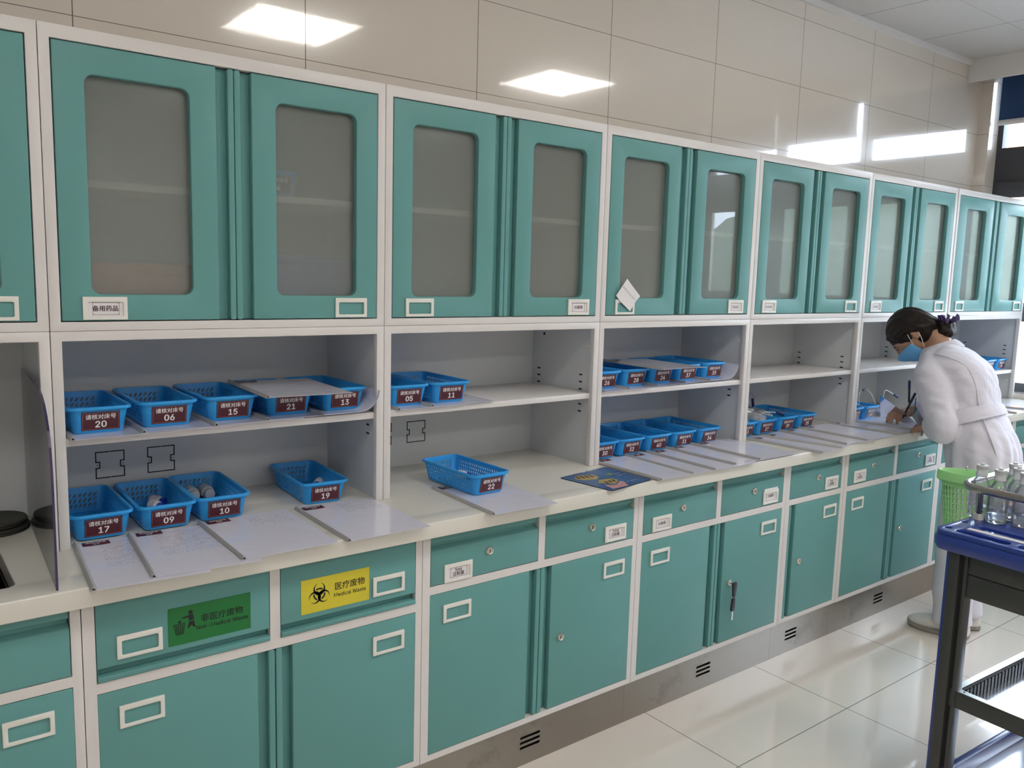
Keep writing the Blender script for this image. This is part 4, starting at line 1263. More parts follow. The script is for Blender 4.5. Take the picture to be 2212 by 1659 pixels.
# printed pad
t = thing('printed_pad', 'thin blue printed pad with food picture at the worktop edge', 'pad', (1.384, -0.072, ZT + 0.0003))
def Lq(p): return (p[0] - 1.384, p[1] + 0.072)
q = [Lq(p) for p in ((1.384, -0.072), (1.413, -0.277), (1.620, -0.243), (1.617, -0.036))]
def rcorner(ps, r=0.012, n=4):
    out = []
    for i in range(len(ps)):
        p = Vector(ps[i]); a = (Vector(ps[i - 1]) - p).normalized(); b_ = (Vector(ps[(i + 1) % len(ps)]) - p).normalized()
        for k in range(n + 1):
            s = k / n; w0, w1 = (1 - s) ** 2, s ** 2
            out.append(tuple(p + a * r * w0 + b_ * r * w1))
    return out
g = G(); g.xy([rcorner(q)], 0.0, 0.0016); g.build('pad_base', M['groove'], t)
g = G(); g.xy([[(a[0] * 0.985 + 0.0019, a[1] * 0.985 - 0.0014) for a in rcorner(q)]], 0.0016, 0.0019); g.build('printed_face', M['pad'], t)
def on_pad(pts):   # pixels of the close-up -> pad plane (u across, v towards the wall)
    return pts
M['bun'] = mat('printed_yellow', (0.42, 0.33, 0.10), 0.4, 0.35, 60)
M['choc'] = mat('printed_brown', (0.07, 0.035, 0.025), 0.4, 0.4, 90)
M['palm'] = mat('printed_pink', (0.55, 0.30, 0.28), 0.4, 0.12, 30)
M['leaf'] = mat('printed_green', (0.22, 0.33, 0.10), 0.4, 0.2)
def patch(name, m, pts, z=0.0021):
    g = G(); g.xy([[(a - 1.384, b_ + 0.072) for a, b_ in pts]], z, z + 0.0001); g.build(name, m, t, smooth=False)
patch('printed_cake', M['bun'], [(1.412, -0.112), (1.440, -0.082), (1.500, -0.098), (1.498, -0.130), (1.470, -0.150), (1.425, -0.140)])
for k in range(4):
    x = 1.424 + k * 0.017
    patch('printed_slice', M['choc'], [(x, -0.118 - k * 0.002), (x + 0.010, -0.118 - k * 0.002), (x + 0.016, -0.092 - k * 0.002), (x + 0.006, -0.090 - k * 0.002)], 0.0023)
patch('printed_cake', M['bun'], [(1.440, -0.190), (1.470, -0.160), (1.520, -0.165), (1.525, -0.190), (1.480, -0.225)])
for k in range(3):
    x = 1.462 + k * 0.018
    patch('printed_slice', M['choc'], [(x, -0.208 + k * 0.004), (x + 0.009, -0.206 + k * 0.004), (x + 0.013, -0.186 + k * 0.003), (x + 0.004, -0.186 + k * 0.003)], 0.0023)
patch('printed_hand', M['palm'], [(1.440, -0.215), (1.475, -0.232), (1.515, -0.205), (1.526, -0.212), (1.500, -0.258), (1.432, -0.262)], 0.0020)
patch('printed_leaf', M['leaf'], [(1.535, -0.120), (1.560, -0.108), (1.570, -0.122), (1.548, -0.138)])
for x, y, L in ((1.49, -0.060, 0.07), (1.555, -0.150, 0.05), (1.57, -0.128, 0.035), (1.535, -0.222, 0.06)):
    g = G()
    for k in range(int(L / 0.007)):
        if (k * 7 + int(x * 100)) % 5: g.box(x + k * 0.007 - 1.384, x + k * 0.007 + 0.0045 - 1.384, y + 0.072 + k * 0.0006, y + 0.0755 + k * 0.0006, 0.0021, 0.0022)
    g.build('lettering', M['white_ink'], t, smooth=False)

# sheet of clear film lifted by the writing hand
t = thing('plastic_sheet', 'clear plastic cover sheet lifted and curling in front of the nurse', 'sheet', (3.29, -0.18, ZT + 0.008))
g = G(); n1, n2 = 16, 10; vs = []
for side in (0, 0.0006):
    for i in range(n1 + 1):
        for j in range(n2 + 1):
            u, v = i / n1, j / n2
            # from low near corner up to the raised far corner
            p = Vector((0.035, -0.066, 0.008)) * (1 - u) + Vector((0.010, 0.120, 0.125)) * u
            w = (Vector((0.055, 0.106, -0.002)) * (1 - u) + Vector((0.100, 0.040, -0.115)) * u) * v
            p = p + w + Vector((0.0, 0.0, 0.006 * math.sin(PI * u) + 0.010 * math.sin(PI * v) * u))
            vs.append((p.x, p.y, max(p.z, 0.004) + side))
n = (n1 + 1) * (n2 + 1); I = lambda i, j, s: s * n + i * (n2 + 1) + j
fs = []
for i in range(n1):
    for j in range(n2):
        fs += [(I(i, j, 0), I(i, j + 1, 0), I(i + 1, j + 1, 0), I(i + 1, j, 0)), (I(i, j, 1), I(i + 1, j, 1), I(i + 1, j + 1, 1), I(i, j + 1, 1))]
g.add(vs, fs); g.build('film', M['film'], t)

# ------------------------------------------------------------------ trolley
TZ = 0.825
t = thing('medical_trolley', 'grey and royal-blue medical trolley with infusion bottles on its top', 'trolley', (1.905, -0.985, 0.0), math.radians(-3.0))
TL, TW = 0.66, 0.47      # length along x, width along -y
g = G()
top = rr(0.0, TL, -TW, 0.0, 0.03, 5)
slots = [rr(0.018, 0.050, -0.180, -0.045, 0.015, 4), rr(0.100, 0.128, -0.205, -0.062, 0.013, 4), rr(0.018, 0.056, -0.300, -0.198, 0.017, 4), rr(0.018, 0.050, -0.44, -0.32, 0.015, 4)]
hole = [(0.038 + 0.010 * math.cos(a * PI / 8), -0.022 + 0.010 * math.sin(a * PI / 8)) for a in range(16)]
hole2 = [(0.130 + 0.008 * math.cos(a * PI / 8), -0.018 + 0.008 * math.sin(a * PI / 8)) for a in range(16)]
g.xy([top] + slots + [hole, hole2], TZ - 0.012, TZ)
d = g.build('top_tray', M['tray_blue'], t, bevel=0.003, angle=50, seg=2)
g = G()
rs = []
for dx, z in ((0.006, TZ - 0.0125), (-0.003, TZ - 0.0125), (-0.006, TZ - 0.022), (-0.005, TZ - 0.040), (0.002, TZ - 0.052), (0.010, TZ - 0.055)):
    rs.append([(p[0], p[1], z) for p in rr(dx, TL - dx, -TW + dx, -dx, 0.03 - min(dx, 0.02), 5)])
g.rings(rs); g.build('tray_skirt', M['tray_blue'], t)
g = G(); g.box(0.066, 0.084, -0.20, -0.055, TZ + 0.0002, TZ + 0.0008); g.build('adhesive_strip', M['card'], t)
# guard rail
rz_ = TZ + 0.080
def Lc(x, y, z):
    a = math.radians(3.0); u, v = x - 1.905, y + 0.985
    return (math.cos(a) * u - math.sin(a) * v, math.sin(a) * u + math.cos(a) * v, z)
rz_ = TZ + 0.095
rp_ = spline([Lc(2.52, -0.990, rz_), Lc(2.35, -0.983, rz_), Lc(2.20, -0.980, rz_), Lc(2.130, -0.977, rz_), Lc(2.085, -0.985, rz_), Lc(2.052, -1.010, rz_), Lc(2.041, -1.055, rz_), Lc(2.038, -1.145, rz_), Lc(2.028, -1.30, rz_), Lc(2.02, -1.42, rz_)], 8)
r = G().tube(rp_, 0.0105, 14, True).build('guard_rail', M['rail'], t)
for (px, py, _z), tp_ in ((Lc(2.096, -1.018, 0), Lc(2.047, -1.034, 0)), (Lc(2.075, -1.40, 0), Lc(2.024, -1.38, 0)), (Lc(2.50, -1.02, 0), Lc(2.50, -0.989, 0))):
    G().tube([(px, py, TZ + 0.016), (tp_[0], tp_[1], rz_ - 0.002)], 0.0092, 14).build('rail_post', M['rail'], t)
    G().lathe([(0.013, 0.0), (0.013, 0.010), (0.0118, 0.018), (0.0, 0.018)], (px, py, TZ + 0.0002), 16).build('post_collar', M['plastic_white'], t)
# posts
PX = 0.030
for px in (PX, TL - 0.065):
    for py, sg in ((-0.034, -1), (-TW + 0.034, 1)):
        g = G()
        g.xy([[(px, py), (px, py + sg * 0.028), (px + 0.010, py + sg * 0.028), (px + 0.010, py + sg * 0.041), (px, py + sg * 0.041), (px, py + sg * 0.050), (px + 0.036, py + sg * 0.050), (px + 0.036, py)]], 0.085, TZ - 0.056)
        p = g.build('post', M['trolley_grey'], t, bevel=0.002, angle=50)
        g = G(); g.box(px + 0.004, px + 0.032, *sorted((py - sg * 0.0002, py - sg * 0.009)), 0.10, TZ - 0.058); g.build('blue_strip', M['tray_blue'], p, bevel=0.002)
        g = G(); g.box(px + 0.0095, px + 0.0105, *sorted((py + sg * 0.0285, py + sg * 0.0405)), 0.10, TZ - 0.058); g.build('groove_strip', M['groove'], p)
        g = G(); cxx, cyy = px + 0.018, py + sg * 0.025
        g.lathe([(0.0001, 0.010), (0.030, 0.010), (0.036, 0.004), (0.036, -0.004), (0.030, -0.010), (0.0001, -0.010)], (cxx, cyy, 0.036), 24, 'y'); w = g.build('caster', M['groove'], t)
        g = G(); g.box(cxx - 0.012, cxx + 0.012, cyy - 0.018, cyy - 0.012, 0.03, 0.084); g.box(cxx - 0.012, cxx + 0.012, cyy + 0.012, cyy + 0.018, 0.03, 0.084); g.box(cxx - 0.012, cxx + 0.012, cyy - 0.018, cyy + 0.018, 0.076, 0.0845); g.build('caster_fork', M['steel'], w)
# fascia panels under the tray
Y0, Y1 = -TW + 0.085, -0.085
g = G(); g.box(PX + 0.004, PX + 0.016, Y0, Y1, TZ - 0.108, TZ - 0.056); g.build('fascia', M['trolley_grey'], t, bevel=0.0015)
g = G(); g.box(PX + 0.004, PX + 0.016, Y0, Y1, TZ - 0.172, TZ - 0.110); g.build('fascia', M['trolley_grey'], t, bevel=0.0015)
g = G(); g.box(PX + 0.037, TL - 0.066, -0.048, -0.036, TZ - 0.172, TZ - 0.056); g.build('fascia', M['trolley_grey'], t, bevel=0.0015)
# middle shelf: frame, ribbed lining, steel floor
def shelf_tray(z, m_frame, m_floor, ribs, name):
    x0, x1, y0, y1 = PX + 0.0385, TL - 0.067, -TW + 0.066, -0.066
    x0 -= 0.0345
    g = G()
    g.xy([rr(x0, x1, y0, y1, 0.006, 3), rr(x0 + 0.020, x1 - 0.020, y0 + 0.020, y1 - 0.020, 0.012, 4)], z - 0.046, z)
    f = g.build(name, m_frame, t, bevel=0.0015, angle=50)
    g = G(); g.box(x0 + 0.019, x1 - 0.019, y0 + 0.019, y1 - 0.019, z - 0.043, z - 0.040); g.build('tray_floor', m_floor, f)
    if ribs:
        g = G(); g.xy([rr(x0 + 0.001, x1 - 0.001, y0 + 0.001, y1 - 0.001, 0.006, 3), rr(x0 + 0.0195, x1 - 0.0195, y0 + 0.0195, y1 - 0.0195, 0.012, 4)], z + 0.0001, z + 0.0012); g.build('steel_lip', M['tray_steel'], f)
        g = G()
        g.box(x0 + 0.0205, x1 - 0.0205, y1 - 0.0235, y1 - 0.0205, z - 0.0395, z - 0.003)
        n = 26; w = (x1 - x0 - 0.05) / n
        for i in range(n): g.box(x0 + 0.025 + i * w, x0 + 0.025 + i * w + w * 0.55, y1 - 0.0265, y1 - 0.0232, z - 0.0395, z - 0.006)
        g.box(x0 + 0.0205, x0 + 0.0235, y0 + 0.0205, y1 - 0.0205, z - 0.0395, z - 0.003)
        g.build('ribbed_lining', M['trolley_grey'], f)
        g = G()
        for u, v in ((x0 + 0.012, y1 - 0.035), (x0 + 0.035, y1 - 0.010)): g.lathe([(0.0028, 0.0), (0.0028, 0.0004), (0.0, 0.0004)], (u, v, z + 0.0013), 10)
        g.build('rivet', M['groove'], f)
shelf_tray(0.392, M['trolley_grey'], M['tray_steel'], True, 'middle_shelf')
shelf_tray(0.165, M['tray_blue'], M['tray_steel'], False, 'bottom_shelf')


def on_trolley(x, y):
    """trolley-plane offset of a world point"""
    return x, y

# infusion bottles on the tray
BP = [(0.0, 0.0), (0.020, 0.0), (0.0245, 0.003), (0.026, 0.010), (0.0255, 0.030), (0.026, 0.060), (0.0258, 0.078), (0.0240, 0.092), (0.0195, 0.104), (0.0145, 0.112), (0.0130, 0.116), (0.0130, 0.128)]
BODY = G().lathe(BP, n=28).mesh('bottle_body')
WATER = G().lathe([(0.0, 0.0015), (0.0190, 0.0015), (0.0240, 0.006), (0.0247, 0.030), (0.0247, 0.034), (0.0, 0.034)], n=28).mesh('liquid')
NECK = G().lathe([(0.0132, 0.1165), (0.0150, 0.119), (0.0146, 0.126), (0.0140, 0.128), (0.0140, 0.138), (0.0152, 0.1385), (0.0152, 0.1405), (0.0, 0.1405)], n=24).mesh('bottle_neck')
CAP = G().lathe([(0.0152, 0.1408), (0.0156, 0.142), (0.0156, 0.146), (0.0146, 0.1480), (0.006, 0.1482), (0.0055, 0.1525), (0.0, 0.1525)], n=24).mesh('bottle_cap')
g = G()
vs = []
for i in range(9):
    a = math.radians(-70 + 140 * i / 8)
    for z in (0.034, 0.074): vs.append((0.0264 * math.sin(a), -0.0264 * math.cos(a), z))
g.add(vs, [(2 * i, 2 * i + 2, 2 * i + 3, 2 * i + 1) for i in range(8)]); BLAB = g.mesh('bottle_label', normals=False)
m, nt, b = new_mat('printed_bottle_label')
setp(b, rough=0.4)
tc = nt.nodes.new('ShaderNodeTexCoord'); mp = nt.nodes.new('ShaderNodeMapping'); mp.inputs['Scale'].default_value = (160, 160, 260)
nz = nt.nodes.new('ShaderNodeTexNoise'); nz.inputs['Scale'].default_value = 1.0; nz.inputs['Detail'].default_value = 2
nt.links.new(tc.outputs['Object'], mp.inputs[0]); nt.links.new(mp.outputs[0], nz.inputs['Vector'])
rp = nt.nodes.new('ShaderNodeValToRGB'); rp.color_ramp.interpolation = 'CONSTANT'
rp.color_ramp.elements[0].color = (0.62, 0.62, 0.72, 1); rp.color_ramp.elements[1].position = 0.64; rp.color_ramp.elements[1].color = (0.10, 0.10, 0.24, 1)
nt.links.new(nz.outputs['Fac'], rp.inputs[0]); nt.links.new(rp.outputs[0], b.inputs['Base Color'])
setp(b, alpha=0.75)
M['bottle_label'] = m
m, nt, b = new_mat('clear_liquid'); setp(b, color=(0.93, 0.95, 0.97), rough=0.02, trans=1.0, ior=1.2); M['liquid'] = m
for k, (x, y, rz, l) in enumerate(((2.118, -1.006, 200, 'clear infusion bottle behind the rail post of the trolley'), (2.098, -1.062, 150, 'clear infusion bottle next along from the rail post on the trolley'),
                                   (2.118, -1.118, 80, 'clear infusion bottle third along the trolley rail'), (2.215, -1.052, 20, 'clear infusion bottle at the back of the trolley group'),
                                   (2.165, -1.082, 40, 'clear infusion bottle in the middle of the trolley group'), (2.105, -1.180, 30, 'clear infusion bottle on the trolley closest to the camera'),
                                   (2.250, -1.120, 60, 'clear infusion bottle at the far end of the trolley group'))):
    b = thing('infusion_bottle', l, 'bottle', (x, y, TZ + 0.0004), math.radians(rz), 'infusion bottles on the trolley')
    link('bottle_body', BODY, M['bottle'], b); link('bottle_neck', NECK, M['tube'], b); link('bottle_cap', CAP, M['grey_cap'], b)
    link('liquid', WATER, M['liquid'], b); link('bottle_label', BLAB, M['bottle_label'], b)

# lime green perforated basket hooked on the back of the trolley
t = thing('waste_basket', 'lime green perforated plastic basket hooked behind the medical trolley', 'basket', (2.475, -0.868, 0.645), math.radians(113))
t.scale = (1.0, 0.42, 1.0)
g = G()
NA, NR = 44, 9
def rad(z): return 0.098 + 0.020 * z / 0.2
circ = [(0.22, 0.18), (0.36, 0.10), (0.64, 0.10), (0.78, 0.18), (0.78, 0.82), (0.64, 0.90), (0.36, 0.90), (0.22, 0.82)]
zsr = [0.02 + 0.018 * i for i in range(NR + 1)]
for i in range(NA):
    a0, a1 = 2 * PI * i / NA, 2 * PI * (i + 1) / NA
    for j in range(NR):
        q = [(rad(z) * math.cos(a), rad(z) * math.sin(a), z) for a, z in ((a0, zsr[j]), (a1, zsr[j]), (a1, zsr[j + 1]), (a0, zsr[j + 1]))]
        ins = []
        for u, v in circ:
            a = a0 + (a1 - a0) * u; z = zsr[j] + (zsr[j + 1] - zsr[j]) * v
            ins.append((rad(z) * math.cos(a), rad(z) * math.sin(a), z))
        g.add(q + ins, [(0, 4, 5), (0, 1, 6, 5), (1, 6, 7), (1, 2, 8, 7), (2, 8, 9), (2, 3, 10, 9), (3, 10, 11), (3, 0, 4, 11)])
    def band(za, zb, ra, rb): g.add([(ra * math.cos(a0), ra * math.sin(a0), za), (ra * math.cos(a1), ra * math.sin(a1), za), (rb * math.cos(a1), rb * math.sin(a1), zb), (rb * math.cos(a0), rb * math.sin(a0), zb)], [(0, 1, 2, 3)])
    band(0.0, 0.02, 0.094, rad(0.02)); band(zsr[-1], 0.200, rad(zsr[-1]), rad(0.2))
    g.add([(0, 0, 0), (0.094 * math.cos(a0), 0.094 * math.sin(a0), 0), (0.094 * math.cos(a1), 0.094 * math.sin(a1), 0)], [(0, 1, 2)])
me = g.mesh('s', merge=0.0003)
o = link('body', me, M['bin'], t); md = o.modifiers.new('thickness', 'SOLIDIFY'); md.thickness = 0.002
g = G(); g.lathe([(0.1175, 0.196), (0.130, 0.196), (0.1335, 0.200), (0.1335, 0.222), (0.131, 0.228), (0.1275, 0.229), (0.1245, 0.226), (0.1185, 0.204), (0.1175, 0.196)], n=48); g.build('rim', M['bin'], t)
g = G()
for u in (-0.05, 0.05): g.tube(spline([(u, -0.116, 0.224), (u, -0.128, 0.232), (u, -0.140, 0.230), (u, -0.142, 0.205)], 5), 0.003, 8, True)
g.build('hook_lattice', M['rail'], t)

# ------------------------------------------------------------------ nurse
person = thing('person', 'nurse in white coat and blue mask stooping over the worktop writing', 'person', (3.31, -0.47, 0.0))
PO = Vector((3.31, -0.47, 0.0))
YAW = math.radians(10)
FW_ = Vector((-math.sin(YAW), math.cos(YAW), 0)); RT_ = Vector((math.cos(YAW), math.sin(YAW), 0)); UPV = Vector((0, 0, 1))


def W(x, y, z): return Vector((x, y, z)) - PO


def ell_ring(c, lat, dep, tan, n=40, pw=2.3, lat_dir=None, back=1.0):
    """superellipse ring at c, lateral half-width lat along the body's right, depth half-width dep; tan: local axis"""
    t = Vector(tan).normalized()
    L = (lat_dir or RT_); L = (L - t * L.dot(t)).normalized(); Dp = t.cross(L).normalized()
    out = []
    for k in range(n):
        a = 2 * PI * k / n
        ca, sa = math.cos(a), math.sin(a)
        u = abs(ca) ** (2 / pw) * math.copysign(1, ca); v = abs(sa) ** (2 / pw) * math.copysign(1, sa)
        out.append(c + L * lat * u + Dp * dep * v)
    return out


def remesh(g, name, voxel, smooth_it=3, smooth_f=0.5, noise_fn=None, dec=None):
    me = g.mesh(name + '_raw', normals=True, smooth=False)
    o = D.objects.new('tmp', me); COL.objects.link(o)
    md = o.modifiers.new('r', 'REMESH'); md.mode = 'VOXEL'; md.voxel_size = voxel
    sm = o.modifiers.new('s', 'SMOOTH'); sm.iterations = smooth_it; sm.factor = smooth_f
    bpy.context.view_layer.update()
    m2 = D.meshes.new_from_object(o.evaluated_get(bpy.context.evaluated_depsgraph_get()))
    D.objects.remove(o); D.meshes.remove(me)
    m2.name = name
    if noise_fn:
        nr = [v.normal.copy() for v in m2.vertices]
        for v, nn in zip(m2.vertices, nr): v.co = v.co + nn * noise_fn(v.co)
    for p in m2.polygons: p.use_smooth = True
    return m2


# --- head frame
HC = Vector((3.335, -0.172, 1.245))
hy = math.radians(16); hp = math.radians(55)
f0 = Vector((-math.sin(hy), math.cos(hy), 0)); r0 = Vector((math.cos(hy), math.sin(hy), 0))
HF = f0 * math.cos(hp) - UPV * math.sin(hp)
HU = f0 * math.sin(hp) + UPV * math.cos(hp)
HR = r0


def Hd(x, y, z): return HC - PO + HR * x + HF * y + HU * z


def sstep(a, b, x):
    t = max(0.0, min(1.0, (x - a) / (b - a))); return t * t * (3 - 2 * t)


def head_pt(th, ph, k=1.0):
    """th azimuth (0 = face), ph elevation"""
    d = Vector((math.sin(th) * math.cos(ph), math.cos(th) * math.cos(ph), math.sin(ph)))
    x, y, z = d.x * 0.073, d.y * 0.094, d.z * 0.113
    if y < 0: y *= 1.03
    if z < 0:
        t = sstep(0, -0.113, z)
        x *= 1 - 0.42 * t
        if y > 0: y *= 1 - 0.10 * t
        else: y = y * (1 - 0.75 * t) + 0.03 * t
    if y > 0:
        # nose, brow, eye sockets
        nb = math.exp(-((x / 0.011) ** 2) - (((z + 0.030) / 0.022) ** 2)); y += 0.020 * nb
        y += 0.008 * math.exp(-((x / 0.007) ** 2) - (((z + 0.008) / 0.020) ** 2))
        for s in (-1, 1):
            y -= 0.009 * math.exp(-(((x - s * 0.030) / 0.015) ** 2) - (((z + 0.002) / 0.011) ** 2))
        y += 0.003 * math.exp(-((x / 0.045) ** 2) - (((z - 0.020) / 0.012) ** 2))
        y += 0.004 * math.exp(-((x / 0.020) ** 2) - (((z + 0.066) / 0.012) ** 2))
        y += 0.006 * math.exp(-((x / 0.022) ** 2) - (((z + 0.100) / 0.016) ** 2))
    return Vector((x, y, z)) * k


def head_rings(k=1.0, nph=40, nth=56):
    rs = []
    for i in range(nph + 1):
        ph = -PI / 2 + PI * (0.012 + 0.976 * i / nph)
        rs.append([Hd(*head_pt(2 * PI * j / nth, ph, k)) for j in range(nth)])
    return rs


skin = G()
skin.rings(head_rings())
# ears
for s in (-1, 1):
    e = []
    for q in range(11):
        a = math.radians(-120 + 250 * q / 10)
        e.append(Hd(s * (0.0735 + 0.010 * (0.5 + 0.5 * math.sin(a)) - 0.0), -0.016 - 0.016 * math.cos(a) * 1.0, 0.000 + 0.030 * math.sin(a)))
    skin.tube(e, [0.0045] + [0.0058] * 9 + [0.0048], 10, True)
    skin.tube([Hd(s * 0.068, -0.008, 0.012), Hd(s * 0.076, -0.018, 0.006), Hd(s * 0.074, -0.012, -0.022)], [0.010, 0.0095, 0.007], 12, True)
# neck, trunk
skin.tube([Hd(0, -0.030, -0.020), Hd(0, -0.060, -0.065), W(3.358, -0.305, 1.140)], [0.052, 0.050, 0.058], 24)
skin.tube([W(3.345, -0.280, 1.165), W(3.345, -0.355, 1.085), W(3.335, -0.430, 0.960), W(3.32, -0.485, 0.83), W(3.315, -0.50, 0.74)], [0.062, 0.095, 0.088, 0.105, 0.10], 28, True)
LSH, LEL, LWR = W(3.185, -0.325, 1.105), W(3.115, -0.435, 0.895), W(3.225, -0.345, 0.876)
RSH, REL, RWR = W(3.505, -0.255, 1.095), W(3.600, -0.255, 0.912), W(3.452, -0.118, 0.886)
skin.tube([W(3.30, -0.30, 1.11), LSH], [0.055, 0.045], 16, True)
skin.tube([W(3.40, -0.28, 1.11), RSH], [0.055, 0.045], 16, True)
for a_, b_, c_ in ((LSH, LEL, LWR), (RSH, REL, RWR)):
    skin.tube([a_, a_.lerp(b_, 0.5), b_], [0.042, 0.038, 0.033], 16, True)
    skin.tube([b_, b_.lerp(c_, 0.4), c_], [0.034, 0.033, 0.023], 16, True)
# legs
LHP, LKN, LAN = W(3.262, -0.505, 0.74), W(3.245, -0.475, 0.42), W(3.245, -0.500, 0.075)
RHP, RKN, RAN = W(3.375, -0.495, 0.74), W(3.385, -0.450, 0.42), W(3.388, -0.480, 0.075)
for a_, b_, c_ in ((LHP, LKN, LAN), (RHP, RKN, RAN)):
    skin.tube([a_, b_, c_], [0.072, 0.050, 0.034], 18, True)
    skin.tube([c_, c_ + FW_ * 0.09 - UPV * 0.052], [0.029, 0.014], 12, True)


def hand(g, wr, fwd, pal, side, curls, thumb):
    """wrist point, forward direction of the palm, palm normal (towards what it touches), side (+1 thumb on +side), per-finger curls, thumb curl"""
    f = fwd.normalized(); n = (pal - f * pal.dot(f)).normalized(); s = f.cross(n) * side
    pc = wr + f * 0.045
    rs = []
    for u, w, tck in ((-0.048, 0.021, 0.015), (-0.03, 0.026, 0.016), (0.0, 0.036, 0.0155), (0.03, 0.038, 0.013), (0.043, 0.034, 0.009)):
        rs.append([pc + f * u + s * w * math.cos(2 * PI * k / 16) + n * tck * math.sin(2 * PI * k / 16) for k in range(16)])
    g.rings(rs)
    for i, (off, L, r) in enumerate(((0.027, 0.068, 0.0085), (0.009, 0.075, 0.0088), (-0.009, 0.070, 0.0084), (-0.026, 0.055, 0.0075))):
        p = pc + f * 0.036 + s * off; d = (f + s * off * 1.2).normalized(); pts = [p - d * 0.012, p]
        c = curls[i]
        for seg, (sl, cf) in enumerate(((0.45, 0.7), (0.31, 1.0), (0.24, 0.8))):
            a = c * cf
            d = (d * math.cos(a) + n * math.sin(a)).normalized() if True else d
            n2 = n
            p = p + d * L * sl; pts.append(p)
        g.tube(pts, [r * 1.05, r * 1.05, r, r * 0.92, r * 0.82], 12, True)
    p = wr + f * 0.020 + s * 0.024; d = (f * 0.75 + s * 0.75 + n * 0.25).normalized(); pts = [p - d * 0.008, p + d * 0.030]
    d = (d + f * 0.5 + n * thumb).normalized(); pts.append(pts[-1] + d * 0.026)
    d = (d + f * 0.3 + n * thumb * 0.6 - s * 0.3).normalized(); pts.append(pts[-1] + d * 0.022)
    g.tube(pts, [0.0125, 0.0115, 0.0098, 0.0080], 12, True)


hand(skin, LWR + Vector((0.004, 0.004, -0.002)), Vector((0.62, 0.78, -0.12)), Vector((0.15, 0, -1)), 1, (0.70, 0.66, 0.68, 0.72), 0.45)
hand(skin, RWR + Vector((-0.004, 0.002, -0.002)), Vector((-0.93, -0.02, 0.10)), Vector((-0.15, -0.25, -1)), -1, (0.52, 0.60, 0.85, 0.95), 0.75)
body = link('body', remesh(skin, 'body', 0.0042, 3, 0.5), M['skin'], person)

# --- eyes, brows (children: colour of their own)
for s in (-1, 1):
    c = Hd(s * 0.030, 0.0670, -0.002)
    g = G(); rs = []
    for i in range(9):
        ph = -PI / 2 + PI * (0.02 + 0.96 * i / 8)
        rs.append([c + HR * 0.0115 * math.cos(ph) * math.cos(2 * PI * k / 16) + HF * 0.0115 * math.sin(ph) + HU * 0.0115 * math.cos(ph) * math.sin(2 * PI * k / 16) for k in range(16)])
    g.rings(rs); ey = g.build('eye', M['card'], person)
    g = G(); g.rings([[c + HF * 0.0107 + HR * r * math.cos(2 * PI * k / 14) + HU * (r * math.sin(2 * PI * k / 14) - 0.002) for k in range(14)] for r in (0.0055, 0.0002)]); g.build('iris', M['pen'], ey)
    g = G(); g.tube([Hd(s * 0.019, 0.0845, 0.001), Hd(s * 0.029, 0.0885, 0.0035), Hd(s * 0.040, 0.083, 0.000)], [0.0012, 0.0022, 0.0012], 8, True); g.build('eyelash', M['hair'], person)
    g = G(); g.tube([Hd(s * 0.016, 0.091, 0.017), Hd(s * 0.030, 0.088, 0.021), Hd(s * 0.044, 0.076, 0.017)], [0.0016, 0.0026, 0.0014], 8, True); g.build('eyebrow', M['hair'], person)

# --- hair: cap, bun, loose locks
g = G()
def blob(g, c, R, n=28, k=20, ax=None):
    ax = ax or (HR, HF, HU); rs = []
    for i in range(k + 1):
        ph = -PI / 2 + PI * (0.015 + 0.97 * i / k)
        rs.append([c + ax[0] * R[0] * math.cos(ph) * math.cos(2 * PI * j / n) + ax[1] * R[1] * math.cos(ph) * math.sin(2 * PI * j / n) + ax[2] * R[2] * math.sin(ph) for j in range(n)])
    g.rings(rs)
blob(g, Hd(0, -0.010, 0.026), (0.081, 0.100, 0.0985))
blob(g, Hd(0, -0.045, -0.002), (0.076, 0.068, 0.080))
blob(g, Hd(0, -0.078, -0.035), (0.050, 0.040, 0.045))
for s in (-1, 1):   # hair swept back over the temples
    g.tube([Hd(s * 0.040, 0.066, 0.062), Hd(s * 0.068, 0.040, 0.040), Hd(s * 0.080, 0.002, 0.036), Hd(s * 0.074, -0.045, 0.000), Hd(s * 0.045, -0.085, -0.030)], [0.014, 0.018, 0.017, 0.020, 0.020], 14, True)
    g.tube([Hd(s * 0.066, 0.030, 0.030), Hd(s * 0.0715, 0.024, 0.006), Hd(s * 0.070, 0.018, -0.018)], [0.010, 0.006, 0.002], 10, True)
def strand(p): return 0.0016 * math.sin(160 * (p.x * HR.x + p.y * HR.y + p.z * 0.6)) + 0.001 * noise.noise(p * 60)
hair = link('hair', remesh(g, 'hair', 0.0045, 4, 0.5, strand), M['hair'], person)
BC = W(3.368, -0.288, 1.280)
g = G(); blob(g, BC, (0.050, 0.044, 0.048))
link('hair_bun', remesh(g, 'hair_bun', 0.004, 2, 0.5, lambda p: 0.006 * noise.noise(p * 48) + 0.003 * math.sin(140 * p.z)), M['hair'], hair)
